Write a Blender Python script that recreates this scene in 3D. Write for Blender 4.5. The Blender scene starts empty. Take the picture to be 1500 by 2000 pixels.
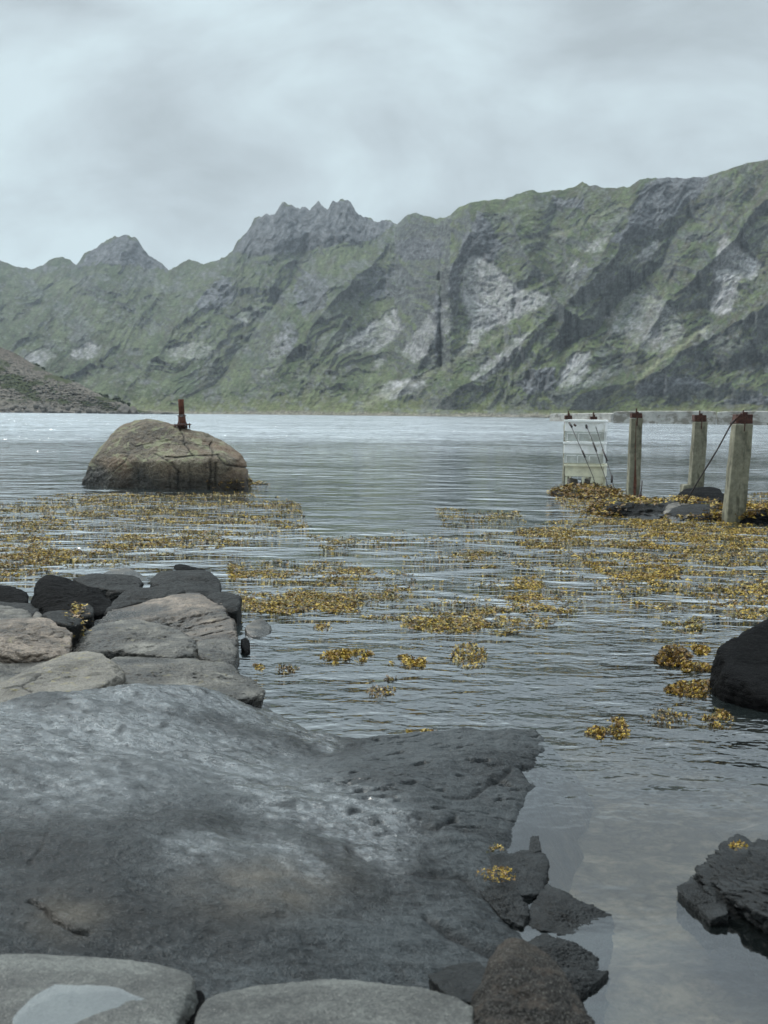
import bpy, bmesh, math, random
import numpy as np
from mathutils import Vector, Matrix

# ------------------------------------------------------------------ camera, sky, sun, exposure
SC = bpy.context.scene
COL = SC.collection
F = 2400.0                      # focal length in photo pixels (1500 x 2000)
CH = 1.5                        # eye height above the water
TILT = math.atan(197.0 / F)
ROLL = math.atan(0.0105)
_r0 = np.array([1.0, 0, 0]); FW = np.array([0, math.cos(TILT), -math.sin(TILT)]); _u0 = np.array([0, math.sin(TILT), math.cos(TILT)])
RT = _r0 * math.cos(ROLL) + _u0 * math.sin(ROLL)
UP = _u0 * math.cos(ROLL) - _r0 * math.sin(ROLL)
CAMP = np.array([0, 0, CH])
cam = bpy.data.cameras.new("camera"); camo = bpy.data.objects.new("camera", cam); COL.objects.link(camo)
camo.matrix_world = Matrix(((RT[0], UP[0], -FW[0], 0), (RT[1], UP[1], -FW[1], 0), (RT[2], UP[2], -FW[2], CH), (0, 0, 0, 1)))
cam.sensor_fit = 'VERTICAL'; cam.sensor_height = 36.0; cam.sensor_width = 27.0; cam.lens = F / 2000 * 36
cam.clip_start = 0.05; cam.clip_end = 20000
cam.dof.use_dof = True; cam.dof.focus_distance = 8.0; cam.dof.aperture_fstop = 7.0
SC.camera = camo

SUN_EL, SUN_AZ = math.radians(48), math.radians(-50)   # azimuth from +Y, negative = left
world = bpy.data.worlds.new("World"); SC.world = world; world.use_nodes = True
def build_world():
    nt = world.node_tree; nt.nodes.clear(); N = nt.nodes.new; L = nt.links.new
    out = N('ShaderNodeOutputWorld'); bg = N('ShaderNodeBackground'); bg.inputs['Strength'].default_value = 0.1
    sky = N('ShaderNodeTexSky'); sky.sky_type = 'NISHITA'; sky.sun_disc = False
    sky.sun_elevation = SUN_EL; sky.sun_rotation = SUN_AZ
    tc = N('ShaderNodeTexCoord'); sep = N('ShaderNodeSeparateXYZ'); L(tc.outputs['Generated'], sep.inputs[0])
    def M(op, a, b=None, c=None):
        n = N('ShaderNodeMath'); n.operation = op
        for i, v in enumerate((a, b, c)):
            if v is None: continue
            if isinstance(v, (int, float)): n.inputs[i].default_value = v
            else: L(v, n.inputs[i])
        return n.outputs[0]
    z = M('ADD', M('MAXIMUM', sep.outputs[2], 0.0), 0.55)
    comb = N('ShaderNodeCombineXYZ'); L(M('DIVIDE', sep.outputs[0], z), comb.inputs[0]); L(M('DIVIDE', sep.outputs[1], z), comb.inputs[1])
    n1 = N('ShaderNodeTexNoise'); n1.inputs['Scale'].default_value = 1.0; n1.inputs['Detail'].default_value = 8; n1.inputs['Roughness'].default_value = 0.55; n1.inputs['Distortion'].default_value = 0.35
    mp = N('ShaderNodeMapping'); mp.inputs['Scale'].default_value = (3.4, 4.6, 1); mp.inputs['Location'].default_value = (3.1, 1.7, 0); mp.inputs['Rotation'].default_value = (0, 0, 0.12)
    L(comb.outputs[0], mp.inputs[0]); L(mp.outputs[0], n1.inputs['Vector'])
    # thinner cloud towards the upper left and low on the left, heavier deck right of centre
    left = M('MULTIPLY', sep.outputs[0], -0.42)
    f = M('ADD', n1.outputs['Fac'], left)
    ramp = N('ShaderNodeValToRGB'); L(f, ramp.inputs[0])
    e = ramp.color_ramp.elements
    e[0].position = 0.36; e[0].color = (0.36, 0.413, 0.44, 1)
    e[1].position = 0.62; e[1].color = (0.54, 0.645, 0.68, 1)
    m = e.new(0.47); m.color = (0.44, 0.51, 0.545, 1)
    sc = N('ShaderNodeVectorMath'); sc.operation = 'SCALE'; L(ramp.outputs[0], sc.inputs[0]); L(M('ADD', 8.3, M('MULTIPLY', M('MULTIPLY', M('MAXIMUM', M('SUBTRACT', sep.outputs[2], 0.36), 0.0), 1.6), 30.0)), sc.inputs['Scale'])
    # unseen sky behind the viewer is dimmed, added to darken faces turned this way
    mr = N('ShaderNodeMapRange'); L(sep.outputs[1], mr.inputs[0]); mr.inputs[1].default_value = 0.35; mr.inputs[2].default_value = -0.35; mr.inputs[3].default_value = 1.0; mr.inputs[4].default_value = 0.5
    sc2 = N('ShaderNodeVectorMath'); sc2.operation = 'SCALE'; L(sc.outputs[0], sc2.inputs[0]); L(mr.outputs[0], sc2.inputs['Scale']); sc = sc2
    mix = N('ShaderNodeMix'); mix.data_type = 'RGBA'; mix.inputs['Factor'].default_value = 0.97
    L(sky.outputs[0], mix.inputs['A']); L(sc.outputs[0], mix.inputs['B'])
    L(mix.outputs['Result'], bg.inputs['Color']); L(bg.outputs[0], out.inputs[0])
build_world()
sun = bpy.data.lights.new("sun", 'SUN'); suno = bpy.data.objects.new("sun", sun); COL.objects.link(suno)
sun.energy = 1.5; sun.angle = math.radians(16); sun.color = (1.0, 0.96, 0.9)
_sd = Vector((math.sin(SUN_AZ) * math.cos(SUN_EL), math.cos(SUN_AZ) * math.cos(SUN_EL), math.sin(SUN_EL)))
suno.rotation_euler = _sd.to_track_quat('Z', 'Y').to_euler()
SC.view_settings.view_transform = 'Standard'; SC.view_settings.look = 'None'
SC.view_settings.exposure = 0.62; SC.view_settings.gamma = 1.0
SC.cycles.use_denoising = True
SC.cycles.max_bounces = 8; SC.cycles.volume_bounces = 0; SC.cycles.transparent_max_bounces = 16
SC.cycles.sample_clamp_indirect = 4.0

# ------------------------------------------------------------------ helpers
def hz(px): return 803.0 + (px - 750.0) * 0.0105
def rays(px, py):
    px = np.asarray(px, float); py = np.asarray(py, float)
    u = (px - 750.0) / F; v = (1000.0 - py) / F
    return FW + u[..., None] * RT + v[..., None] * UP
def atY(px, py, Y):
    d = rays(px, py); return CAMP + d * (np.asarray(Y, float) / d[..., 1])[..., None]
def atZ(px, py, z=0.0):
    d = rays(px, py); return CAMP + d * ((np.asarray(z, float) - CH) / d[..., 2])[..., None]
def proj(P):
    d = P - CAMP; w = d @ FW
    return 750 + F * (d @ RT) / w, 1000 - F * (d @ UP) / w

_perm = np.random.RandomState(7).permutation(256); _perm = np.concatenate([_perm, _perm, _perm])
_g = np.random.RandomState(11).normal(size=(256, 3)); _g /= np.linalg.norm(_g, axis=1)[:, None]
def perlin(p, seed=0):
    p = np.asarray(p, float) + seed * 17.13
    i = np.floor(p).astype(np.int64); f = p - i; i &= 255
    w = f * f * f * (f * (f * 6 - 15) + 10)
    res = 0
    for a in (0, 1):
        for b in (0, 1):
            for c in (0, 1):
                h = _perm[_perm[_perm[(i[:, 0] + a) & 255] + ((i[:, 1] + b) & 255)] + ((i[:, 2] + c) & 255)]
                g = _g[h]
                d = g[:, 0] * (f[:, 0] - a) + g[:, 1] * (f[:, 1] - b) + g[:, 2] * (f[:, 2] - c)
                ww = (w[:, 0] if a else 1 - w[:, 0]) * (w[:, 1] if b else 1 - w[:, 1]) * (w[:, 2] if c else 1 - w[:, 2])
                res = res + d * ww
    return res * 1.6
def fbm(p, octs=4, seed=0, gain=0.5, lac=2.03):
    s = 0; a = 1.0; q = np.asarray(p, float)
    for k in range(octs):
        s = s + a * perlin(q, seed + k); q = q * lac; a *= gain
    return s
def ridged(p, octs=4, seed=0, gain=0.5, lac=2.03):
    s = 0; a = 1.0; q = np.asarray(p, float)
    for k in range(octs):
        s = s + a * (1 - 2 * np.abs(perlin(q, seed + k))); q = q * lac; a *= gain
    return s / 1.6
def sstep(a, b, x): t = np.clip((x - a) / (b - a), 0, 1); return t * t * (3 - 2 * t)
def in_poly(x, y, poly):
    inside = np.zeros(x.shape, bool); n = len(poly)
    for k in range(n):
        x0, y0 = poly[k]; x1, y1 = poly[(k + 1) % n]
        if y0 == y1: continue
        c = ((y0 > y) != (y1 > y)) & (x < (x1 - x0) * (y - y0) / (y1 - y0) + x0)
        inside ^= c
    return inside
def line_dist(x, y, pl):
    d = np.full(x.shape, 1e9)
    for (x0, y0), (x1, y1) in zip(pl[:-1], pl[1:]):
        vx, vy = x1 - x0, y1 - y0; t = np.clip(((x - x0) * vx + (y - y0) * vy) / (vx * vx + vy * vy + 1e-9), 0, 1)
        d = np.minimum(d, np.hypot(x - x0 - t * vx, y - y0 - t * vy))
    return d

def new_mesh(name, V, faces, mat, parent=None, smooth=True, col=None, origin=None, extra=None):
    V = np.asarray(V, float)
    if origin is not None: V = V - np.asarray(origin)
    me = bpy.data.meshes.new(name); F_ = np.asarray(faces, np.int32); n, k = F_.shape
    me.vertices.add(len(V)); me.vertices.foreach_set('co', V.astype(np.float32).ravel())
    me.loops.add(n * k); me.loops.foreach_set('vertex_index', F_.ravel())
    me.polygons.add(n); me.polygons.foreach_set('loop_start', np.arange(0, n * k, k, dtype=np.int32))
    me.polygons.foreach_set('use_smooth', np.full(n, bool(smooth)))
    if col is not None:
        a = me.color_attributes.new('Col', 'FLOAT_COLOR', 'POINT')
        c = np.ones((len(V), 4), np.float32); c[:, :3] = col; a.data.foreach_set('color', c.ravel())
    if extra:
        for kx, vx in extra.items():
            a = me.attributes.new(kx, 'FLOAT', 'POINT'); a.data.foreach_set('value', np.asarray(vx, np.float32))
    me.update(calc_edges=True); me.validate()
    me.materials.append(mat)
    o = bpy.data.objects.new(name, me); COL.objects.link(o)
    if origin is not None: o.location = origin
    if parent is not None: o.parent = parent
    return o
def tag(o, label=None, cat=None, group=None, kind=None):
    if label: o['label'] = label
    if cat: o['category'] = cat
    if group: o['group'] = group
    if kind: o['kind'] = kind
    return o
def empty(name, loc, label, cat, group=None, rz=0):
    o = bpy.data.objects.new(name, None); COL.objects.link(o); o.location = loc; o.rotation_euler = (0, 0, rz)
    return tag(o, label, cat, group)
def grid_faces(nr, nc):
    i = np.arange(nr - 1)[:, None] * nc + np.arange(nc - 1)[None, :]
    return np.stack([i, i + 1, i + nc + 1, i + nc], -1).reshape(-1, 4)
_ico = {}
def ico(n):
    if n not in _ico:
        bm = bmesh.new(); bmesh.ops.create_icosphere(bm, subdivisions=n, radius=1)
        _ico[n] = (np.array([v.co[:] for v in bm.verts]), np.array([[v.index for v in f.verts] for f in bm.faces])); bm.free()
    return _ico[n]

# ------------------------------------------------------------------ materials
class NT:
    def __init__(s, name):
        s.m = bpy.data.materials.new(name); s.m.use_nodes = True; s.t = s.m.node_tree; s.t.nodes.clear()
        s.out = s.N('ShaderNodeOutputMaterial')
    def N(s, t, **kw):
        n = s.t.nodes.new(t)
        for k, v in kw.items(): setattr(n, k, v)
        return n
    def L(s, a, b): s.t.links.new(a, b)
    def put(s, sock, v):
        if isinstance(v, (int, float)): sock.default_value = v
        elif isinstance(v, (tuple, list)): sock.default_value = (tuple(v) + (1,))[:len(sock.default_value)] if len(v) == 3 and len(sock.default_value) == 4 else tuple(v)
        else: s.L(v, sock)
    def math(s, op, a, b=None, c=None, clamp=False):
        n = s.N('ShaderNodeMath', operation=op); n.use_clamp = clamp
        for i, v in enumerate((a, b, c)):
            if v is not None: s.put(n.inputs[i], v)
        return n.outputs[0]
    def coord(s, scale=(1, 1, 1), rot=(0, 0, 0), kind='Object'):
        tc = s.N('ShaderNodeTexCoord'); mp = s.N('ShaderNodeMapping'); s.L(tc.outputs[kind], mp.inputs[0])
        mp.inputs['Scale'].default_value = scale; mp.inputs['Rotation'].default_value = rot
        return mp.outputs[0]
    def pos(s):
        g = s.N('ShaderNodeNewGeometry'); return g.outputs['Position']
    def noise(s, vec, scale, detail=4, rough=0.55, dist=0.0):
        n = s.N('ShaderNodeTexNoise'); s.put(n.inputs['Vector'], vec); s.put(n.inputs['Scale'], scale)
        n.inputs['Detail'].default_value = detail; n.inputs['Roughness'].default_value = rough; n.inputs['Distortion'].default_value = dist
        return n.outputs['Fac']
    def vor(s, vec, scale, feature='F1', out='Distance'):
        n = s.N('ShaderNodeTexVoronoi', feature=feature); s.put(n.inputs['Vector'], vec); n.inputs['Scale'].default_value = scale
        return n.outputs[out]
    def ramp(s, fac, stops, interp='LINEAR'):
        n = s.N('ShaderNodeValToRGB'); s.L(fac, n.inputs[0]); e = n.color_ramp.elements; n.color_ramp.interpolation = interp
        while len(e) < len(stops): e.new(0.5)
        for i, (p, c) in enumerate(stops):
            e[i].position = p; e[i].color = (c, c, c, 1) if isinstance(c, (int, float)) else (*c, 1)
        return n.outputs[0]
    def map(s, v, a, b, c=0.0, d=1.0):
        n = s.N('ShaderNodeMapRange'); s.put(n.inputs[0], v); n.inputs[1].default_value = a; n.inputs[2].default_value = b; n.inputs[3].default_value = c; n.inputs[4].default_value = d
        return n.outputs[0]
    def mix(s, f, a, b, mode='MIX'):
        n = s.N('ShaderNodeMix', data_type='RGBA', blend_type=mode); s.put(n.inputs['Factor'], f); s.put(n.inputs['A'], a); s.put(n.inputs['B'], b)
        return n.outputs['Result']
    def bump(s, h, dist, strength=1.0, normal=None):
        n = s.N('ShaderNodeBump'); s.put(n.inputs['Height'], h); n.inputs['Distance'].default_value = dist; s.put(n.inputs['Strength'], strength)
        if normal is not None: s.L(normal, n.inputs['Normal'])
        return n.outputs[0]
    def bsdf(s, col, rough, normal=None, spec=0.5, **kw):
        b = s.N('ShaderNodeBsdfPrincipled'); s.put(b.inputs['Base Color'], col); s.put(b.inputs['Roughness'], rough)
        s.put(b.inputs['Specular IOR Level'], spec)
        if normal is not None: s.L(normal, b.inputs['Normal'])
        for k, v in kw.items(): s.put(b.inputs[k.replace('_', ' ')], v)
        s.L(b.outputs[0], s.out.inputs[0]); return b
    def attr(s, name, out='Color'):
        a = s.N('ShaderNodeAttribute'); a.attribute_name = name; return a.outputs[out]

def rock_mat(name, dark, mid, light, sc=6.0, rough=(0.6, 0.9), speck=0.35, lichen=None, wet_z=None, bump=0.02, strata=None, patch=None, spec=0.35):
    t = NT(name); c = t.coord()
    big = t.noise(c, sc * 0.5, 5, 0.6, 0.4); fine = t.noise(c, sc * 7, 6, 0.65); spk = t.noise(c, sc * 38, 2, 0.7)
    f = t.math('ADD', t.math('MULTIPLY', big, 0.62), t.math('MULTIPLY', fine, 0.38))
    col = t.ramp(f, [(0.40, dark), (0.5, mid), (0.60, light)])
    gr = t.noise(c, sc * 18, 4, 0.7); col = t.mix(t.math('MULTIPLY', t.map(gr, 0.52, 0.36), 0.65), col, tuple(x * 0.4 for x in dark))
    if patch:
        pn = t.noise(c, sc * 0.35, 4, 0.6, 0.8); col = t.mix(t.map(pn, 0.47, 0.60), col, t.mix(0.5, patch, col))
    s2 = t.map(spk, 0.40, 0.62)
    col = t.mix(speck, col, t.mix(s2, (0.012, 0.012, 0.012), (0.42, 0.40, 0.36)), 'MIX') if speck > 0.5 else t.mix(t.math('MULTIPLY', t.map(spk, 0.58, 0.66), speck), t.mix(t.math('MULTIPLY', t.map(spk, 0.42, 0.34), speck), col, (0.01, 0.01, 0.012)), (0.42, 0.40, 0.36))
    h = t.math('ADD', t.math('MULTIPLY', big, 0.9), t.math('MULTIPLY', fine, 0.35))
    if strata:
        cs = t.coord(scale=strata[0], rot=strata[1]); st = t.noise(cs, strata[2], 5, 0.6, 0.5)
        h = t.math('ADD', h, t.math('MULTIPLY', st, 1.0))
        col = t.mix(t.math('MULTIPLY', t.map(st, 0.50, 0.38), 0.55), col, tuple(x * 0.35 for x in dark))
    if lichen:
        ln = t.noise(c, sc * 2.1, 6, 0.7, 0.6); g = t.N('ShaderNodeNewGeometry'); sp = t.N('ShaderNodeSeparateXYZ'); t.L(g.outputs['Normal'], sp.inputs[0])
        lf = t.math('MULTIPLY', t.map(ln, lichen[1], lichen[1] + 0.06), t.map(sp.outputs[2], 0.05, 0.6), clamp=True)
        col = t.mix(t.math('MULTIPLY', lf, 0.55), col, lichen[0])
    r = t.map(fine, 0.3, 0.7, rough[0], rough[1])
    if wet_z is not None:
        sp = t.N('ShaderNodeSeparateXYZ'); t.L(t.pos(), sp.inputs[0])
        wz = t.math('ADD', sp.outputs[2], t.math('MULTIPLY', t.math('SUBTRACT', big, 0.5), wet_z * 1.5))
        wf = t.map(wz, wet_z, wet_z * 0.45)
        col = t.mix(t.math('MULTIPLY', wf, 0.75), col, (0.012, 0.012, 0.011)); r = t.math('SUBTRACT', r, t.math('MULTIPLY', wf, 0.35))
    cr = t.attr('crack', 'Fac'); col = t.mix(t.math('MULTIPLY', cr, 0.8, clamp=True), col, (0.008, 0.008, 0.008))
    t.bsdf(col, r, t.bump(gr, bump * 0.35, 0.8, t.bump(h, bump * 1.7)), spec=spec)
    return t.m

M_BROWN = rock_mat('brown_gneiss', (0.0408, 0.0324, 0.0252), (0.1620, 0.1236, 0.0924), (0.3240, 0.2544, 0.1980), sc=5, rough=(0.42, 0.75), speck=0.5, strata=((1, 1, 4), (0.25, -0.35, 0), 5), wet_z=0.16, bump=0.03, lichen=((0.24, 0.21, 0.11), 0.60))
M_GREY = rock_mat('grey_gneiss', (0.0413, 0.0385, 0.0343), (0.1348, 0.1238, 0.1045), (0.2750, 0.2585, 0.2228), sc=6, rough=(0.42, 0.75), speck=0.5, strata=((1, 1, 5), (0.2, -0.2, 0), 4), wet_z=0.16, bump=0.03, lichen=((0.25, 0.21, 0.10), 0.60))
M_PALE = rock_mat('pale_gneiss', (0.0852, 0.0736, 0.0581), (0.2558, 0.2209, 0.1744), (0.3875, 0.3488, 0.2868), sc=7, speck=0.6, strata=((1, 1, 5), (0.1, -0.4, 0), 4), bump=0.03, lichen=((0.33, 0.28, 0.12), 0.57))
M_DARK = rock_mat('dark_wet_rock', (0.0036, 0.0036, 0.0036), (0.0078, 0.0081, 0.0078), (0.0150, 0.0156, 0.0150), sc=6, rough=(0.4, 0.7), spec=0.12, speck=0.12, strata=((1, 1, 6), (0.15, -0.2, 0), 5), bump=0.02)
M_BLACK = rock_mat('black_wet_rock', (0.0018, 0.0018, 0.0023), (0.0036, 0.0036, 0.0040), (0.0077, 0.0077, 0.0086), sc=6, rough=(0.5, 0.8), spec=0.03, speck=0.08, strata=((1, 1, 5), (0.3, 0.35, 0), 5), bump=0.02)
M_SLATE = rock_mat('slaty_wet_rock', (0.0036, 0.0042, 0.0045), (0.0099, 0.0114, 0.0123), (0.0240, 0.0270, 0.0285), sc=12, rough=(0.28, 0.55), spec=0.18, speck=0.12, strata=((1, 2.5, 7), (0.3, 0.1, 0.5), 7), bump=0.009)
M_FORE = rock_mat('foreground_grey_rock', (0.0280, 0.0288, 0.0272), (0.0640, 0.0656, 0.0608), (0.1200, 0.1240, 0.1136), sc=7, rough=(0.4, 0.7), speck=0.4, bump=0.008)
M_FBROWN = rock_mat('foreground_brown_rock', (0.0048, 0.0042, 0.0036), (0.0108, 0.0090, 0.0078), (0.0270, 0.0222, 0.0180), sc=9, rough=(0.6, 0.9), spec=0.15, speck=0.4, bump=0.007, lichen=((0.050, 0.039, 0.031), 0.53))
M_ERR = rock_mat('weathered_boulder_rock', (0.0531, 0.0440, 0.0327), (0.1290, 0.1025, 0.0721), (0.2201, 0.1822, 0.1290), sc=1.5, rough=(0.7, 0.95), speck=0.35, wet_z=0.42, bump=0.06, lichen=((0.24, 0.25, 0.14), 0.53), patch=(0.19, 0.115, 0.07))
M_STONE = rock_mat('small_shore_stone', (0.018, 0.017, 0.015), (0.085, 0.075, 0.062), (0.19, 0.165, 0.135), sc=16, rough=(0.45, 0.75), speck=0.3, bump=0.006, wet_z=0.05)
M_SHOREROCK = rock_mat('shore_rubble_rock', (0.0360, 0.0300, 0.0240), (0.0900, 0.0780, 0.0630), (0.1620, 0.1440, 0.1200), sc=0.5, speck=0.0, bump=0.3, wet_z=0.5)

def simple(name, col, rough=0.7, metal=0.0, var=0.25, sc=20, bump=0.004, stain=None):
    t = NT(name); c = t.coord(); n = t.noise(c, sc, 5, 0.65)
    cc = t.mix(t.map(n, 0.35, 0.65), tuple(x * (1 - var) for x in col), tuple(min(1, x * (1 + var)) for x in col))
    if stain:
        s_ = t.noise(t.coord(scale=stain[1]), 1.0, 5, 0.7, 0.3); cc = t.mix(t.math('MULTIPLY', t.map(s_, stain[2], stain[2] + 0.12), stain[3]), cc, stain[0])
    t.bsdf(cc, rough, t.bump(n, bump), Metallic=metal); return t.m
M_CONC = simple('weathered_concrete', (0.19, 0.18, 0.128), 0.85, var=0.30, sc=9, stain=((0.055, 0.052, 0.032), (7, 7, 2.2), 0.49, 0.8))
M_WALLC = simple('pale_wall_concrete', (0.42, 0.405, 0.375), 0.9, var=0.2, sc=0.8, bump=0.05, stain=((0.15, 0.13, 0.10), (0.5, 0.5, 0.9), 0.47, 0.85))
M_RUST = simple('rusty_iron', (0.060, 0.022, 0.014), 0.85, var=0.6, sc=25, bump=0.006)
M_RUST2 = simple('rust_orange_iron', (0.11, 0.036, 0.02), 0.85, var=0.5, sc=12, bump=0.006)
M_RSTAIN = simple('rust_run_stain', (0.10, 0.035, 0.02), 0.9, var=0.6, sc=14)
M_ROD = simple('dark_rusty_rod', (0.05, 0.04, 0.038), 0.7, var=0.4, sc=30)
M_WHITE = simple('white_plastic', (0.93, 0.94, 0.91), 0.5, var=0.10, sc=6, stain=((0.42, 0.40, 0.30), (2, 2, 3), 0.5, 0.6))
M_WGREY = simple('grimy_white_plastic', (0.52, 0.54, 0.51), 0.55, var=0.15, sc=7, stain=((0.30, 0.29, 0.24), (2, 2, 3), 0.5, 0.6))
M_YELL = simple('yellowed_plastic', (0.72, 0.69, 0.52), 0.55, var=0.12, sc=7, stain=((0.42, 0.33, 0.14), (2, 2, 4), 0.52, 0.6))
M_HOLE = simple('dark_handle_slot', (0.02, 0.02, 0.018), 0.9)

def vcol_mat(name, rough=0.9, nscale=0.3, nstr=0.25, bump=1.0, trans=0.0, spec=0.3):
    t = NT(name); c = t.coord(); n = t.noise(c, nscale, 6, 0.7)
    k = t.map(n, 0.3, 0.7, 1 - nstr, 1 + nstr); mulc = t.N('ShaderNodeVectorMath', operation='SCALE'); t.L(t.attr('Col'), mulc.inputs[0]); t.L(k, mulc.inputs['Scale'])
    t.bsdf(mulc.outputs[0], rough, t.bump(n, bump) if bump else None, spec=spec); return t.m
M_MOUNT = vcol_mat('mountain_grass_and_rock', 0.95, 0.22, 0.35, 2.2, spec=0.05)
M_HEAD = vcol_mat('headland_scree', 0.95, 0.5, 0.4, 0.6, spec=0.1)
M_WEED = vcol_mat('seaweed_frond', 0.45, 30, 0.2, 0.0)
M_BUSH = vcol_mat('bush_leaf', 0.8, 2, 0.2, 0.0)

# ------------------------------------------------------------------ mountains
SIL = [(-400, 520), (-200, 500), (-80, 490), (0, 508), (30, 520), (60, 525), (85, 518), (95, 506), (115, 502), (135, 505), (150, 517), (165, 495), (190, 482), (200, 474), (225, 461), (245, 459), (265, 461), (275, 478), (290, 500), (315, 512), (330, 527), (345, 522), (355, 512), (370, 507), (385, 511), (397, 517), (420, 510), (445, 497), (455, 490), (465, 468), (485, 450), (495, 430), (520, 418), (535, 420), (545, 403), (555, 395), (570, 402), (590, 403), (605, 410), (615, 400), (622, 396), (640, 410), (650, 395), (670, 391), (685, 393), (695, 412), (710, 424), (740, 432), (762, 430), (775, 437), (790, 424), (806, 413), (825, 418), (845, 426), (870, 426), (880, 420), (895, 405), (930, 393), (970, 388), (985, 391), (1010, 378), (1040, 370), (1055, 376), (1100, 370), (1125, 364), (1137, 353), (1150, 362), (1165, 362), (1180, 368), (1230, 365), (1250, 350), (1280, 347), (1330, 348), (1380, 345), (1420, 332), (1460, 318), (1500, 312), (1600, 300), (1900, 310)]
LIGHTROCK = [  # (polygon, strength)
    ([(905, 520), (925, 495), (960, 515), (1000, 555), (1040, 572), (1078, 578), (1060, 597), (1010, 622), (960, 642), (925, 670), (912, 668), (918, 625), (900, 580)], 1.0),
    ([(885, 695), (925, 668), (950, 655), (925, 690), (900, 700)], 0.7),
    ([(650, 692), (675, 665), (735, 628), (770, 605), (788, 640), (765, 665), (735, 688), (700, 690)], 0.75),
    ([(738, 778), (745, 755), (775, 740), (830, 740), (825, 755), (775, 782)], 0.85),
    ([(915, 742), (940, 715), (1000, 670), (1040, 638), (1025, 668), (985, 712), (945, 745)], 0.75),
    ([(1085, 752), (1100, 720), (1128, 684), (1155, 690), (1150, 722), (1118, 758)], 0.9),
    ([(1135, 752), (1170, 715), (1182, 722), (1150, 758)], 0.7),
    ([(1385, 605), (1398, 550), (1395, 505), (1410, 460), (1432, 475), (1462, 495), (1488, 520), (1470, 545), (1440, 548), (1440, 575), (1420, 615), (1400, 618)], 0.95),
    ([(1365, 655), (1372, 635), (1385, 645), (1380, 660)], 0.8),
    ([(1178, 625), (1235, 568), (1290, 582), (1330, 620), (1335, 660), (1290, 692), (1260, 688), (1220, 662)], 0.5),
    ([(1238, 512), (1250, 490), (1292, 463), (1280, 492), (1255, 516)], 0.8),
    ([(1108, 548), (1118, 512), (1132, 508), (1120, 545)], 0.7),
    ([(1142, 492), (1150, 470), (1192, 453), (1182, 482), (1160, 497)], 0.65),
    ([(40, 702), (78, 680), (108, 688), (85, 716)], 0.6), ([(135, 695), (145, 678), (180, 668), (200, 680), (180, 697), (160, 702)], 0.75),
    ([(320, 690), (335, 680), (385, 668), (425, 672), (415, 686), (380, 706)], 0.5),
    ([(450, 628), (470, 608), (492, 604), (482, 642)], 0.4), ([(520, 700), (535, 650), (565, 640), (570, 680), (545, 700)], 0.3),
    ([(780, 692), (810, 645), (845, 602), (850, 660), (840, 692), (800, 712)], 0.65),
    ([(855, 660), (862, 590), (885, 600), (880, 650)], 0.5),
    ([(480, 745), (500, 725), (540, 715), (520, 740)], 0.3), ([(725, 720), (735, 705), (750, 700), (745, 725)], 0.5), ([(640, 735), (665, 715), (690, 712), (670, 735)], 0.25)]
DARKROCK = [
    ([(870, 560), (890, 500), (915, 450), (935, 410), (960, 440), (985, 480), (960, 515), (925, 495), (900, 530), (890, 600)], 1.0),
    ([(775, 472), (800, 462), (862, 468), (862, 500), (800, 508), (775, 500)], 0.9),
    ([(700, 540), (760, 520), (800, 540), (790, 580), (720, 590)], 0.5),
    ([(455, 495), (485, 450), (520, 415), (545, 400), (690, 388), (715, 424), (775, 437), (730, 470), (650, 478), (590, 490), (520, 500)], 0.85),
    ([(150, 520), (190, 480), (240, 455), (275, 478), (330, 530), (260, 520), (200, 515)], 0.7),
    ([(1225, 440), (1262, 360), (1290, 345), (1385, 345), (1370, 375), (1320, 415), (1270, 460), (1210, 480), (1190, 470)], 0.85),
    ([(846, 600), (856, 560), (862, 620), (858, 710), (846, 690)], 0.9),
    ([(380, 590), (410, 560), (440, 540), (470, 570), (440, 600), (400, 610)], 0.6), ([(570, 560), (600, 530), (640, 545), (640, 600), (590, 620)], 0.55),
    ([(1240, 752), (1290, 735), (1350, 735), (1390, 760), (1330, 765), (1250, 775)], 0.75), ([(1410, 780), (1460, 768), (1510, 770), (1510, 790), (1430, 792)], 0.7),
    ([(1010, 750), (1040, 720), (1085, 715), (1080, 760), (1030, 770)], 0.7), ([(1100, 560), (1140, 520), (1210, 500), (1190, 560), (1130, 590)], 0.45),
    ([(1075, 385), (1140, 385), (1140, 412), (1090, 410)], 0.6), ([(540, 660), (560, 620), (580, 650), (570, 695), (545, 690)], 0.5), ([(590, 750), (640, 745), (650, 765), (600, 770)], 0.3)]
SPURS = [([(930, 385), (905, 470), (872, 560), (852, 640), (800, 740), (760, 810)], 45, 55), ([(985, 385), (1010, 460), (1078, 578), (1120, 620)], 25, 40),
         ([(1240, 440), (1150, 560), (1040, 650), (900, 760), (850, 812)], 25, 45), ([(1560, 560), (1400, 660), (1250, 740), (1080, 812)], 40, 70),
         ([(1270, 345), (1180, 480), (1100, 600)], 22, 60), ([(530, 415), (450, 520), (380, 600), (300, 700), (230, 800)], 45, 45),
         ([(640, 560), (560, 660), (480, 760)], 35, 45), ([(240, 455), (170, 540), (60, 640), (-60, 740)], 45, 50), ([(806, 413), (720, 520), (620, 620), (540, 730)], 38, 45),
         ([(1500, 390), (1400, 500), (1300, 600), (1240, 690)], 35, 50), ([(330, 530), (300, 600), (180, 700), (120, 760)], 22, 40),
         ([(855, 550), (856, 710)], -22, 9), ([(1090, 400), (1060, 500), (1110, 590)], -25, 45), ([(600, 480), (560, 560), (500, 640), (420, 760)], -40, 35), ([(1340, 420), (1290, 520), (1200, 600), (1100, 700)], -25, 35)]
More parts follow.
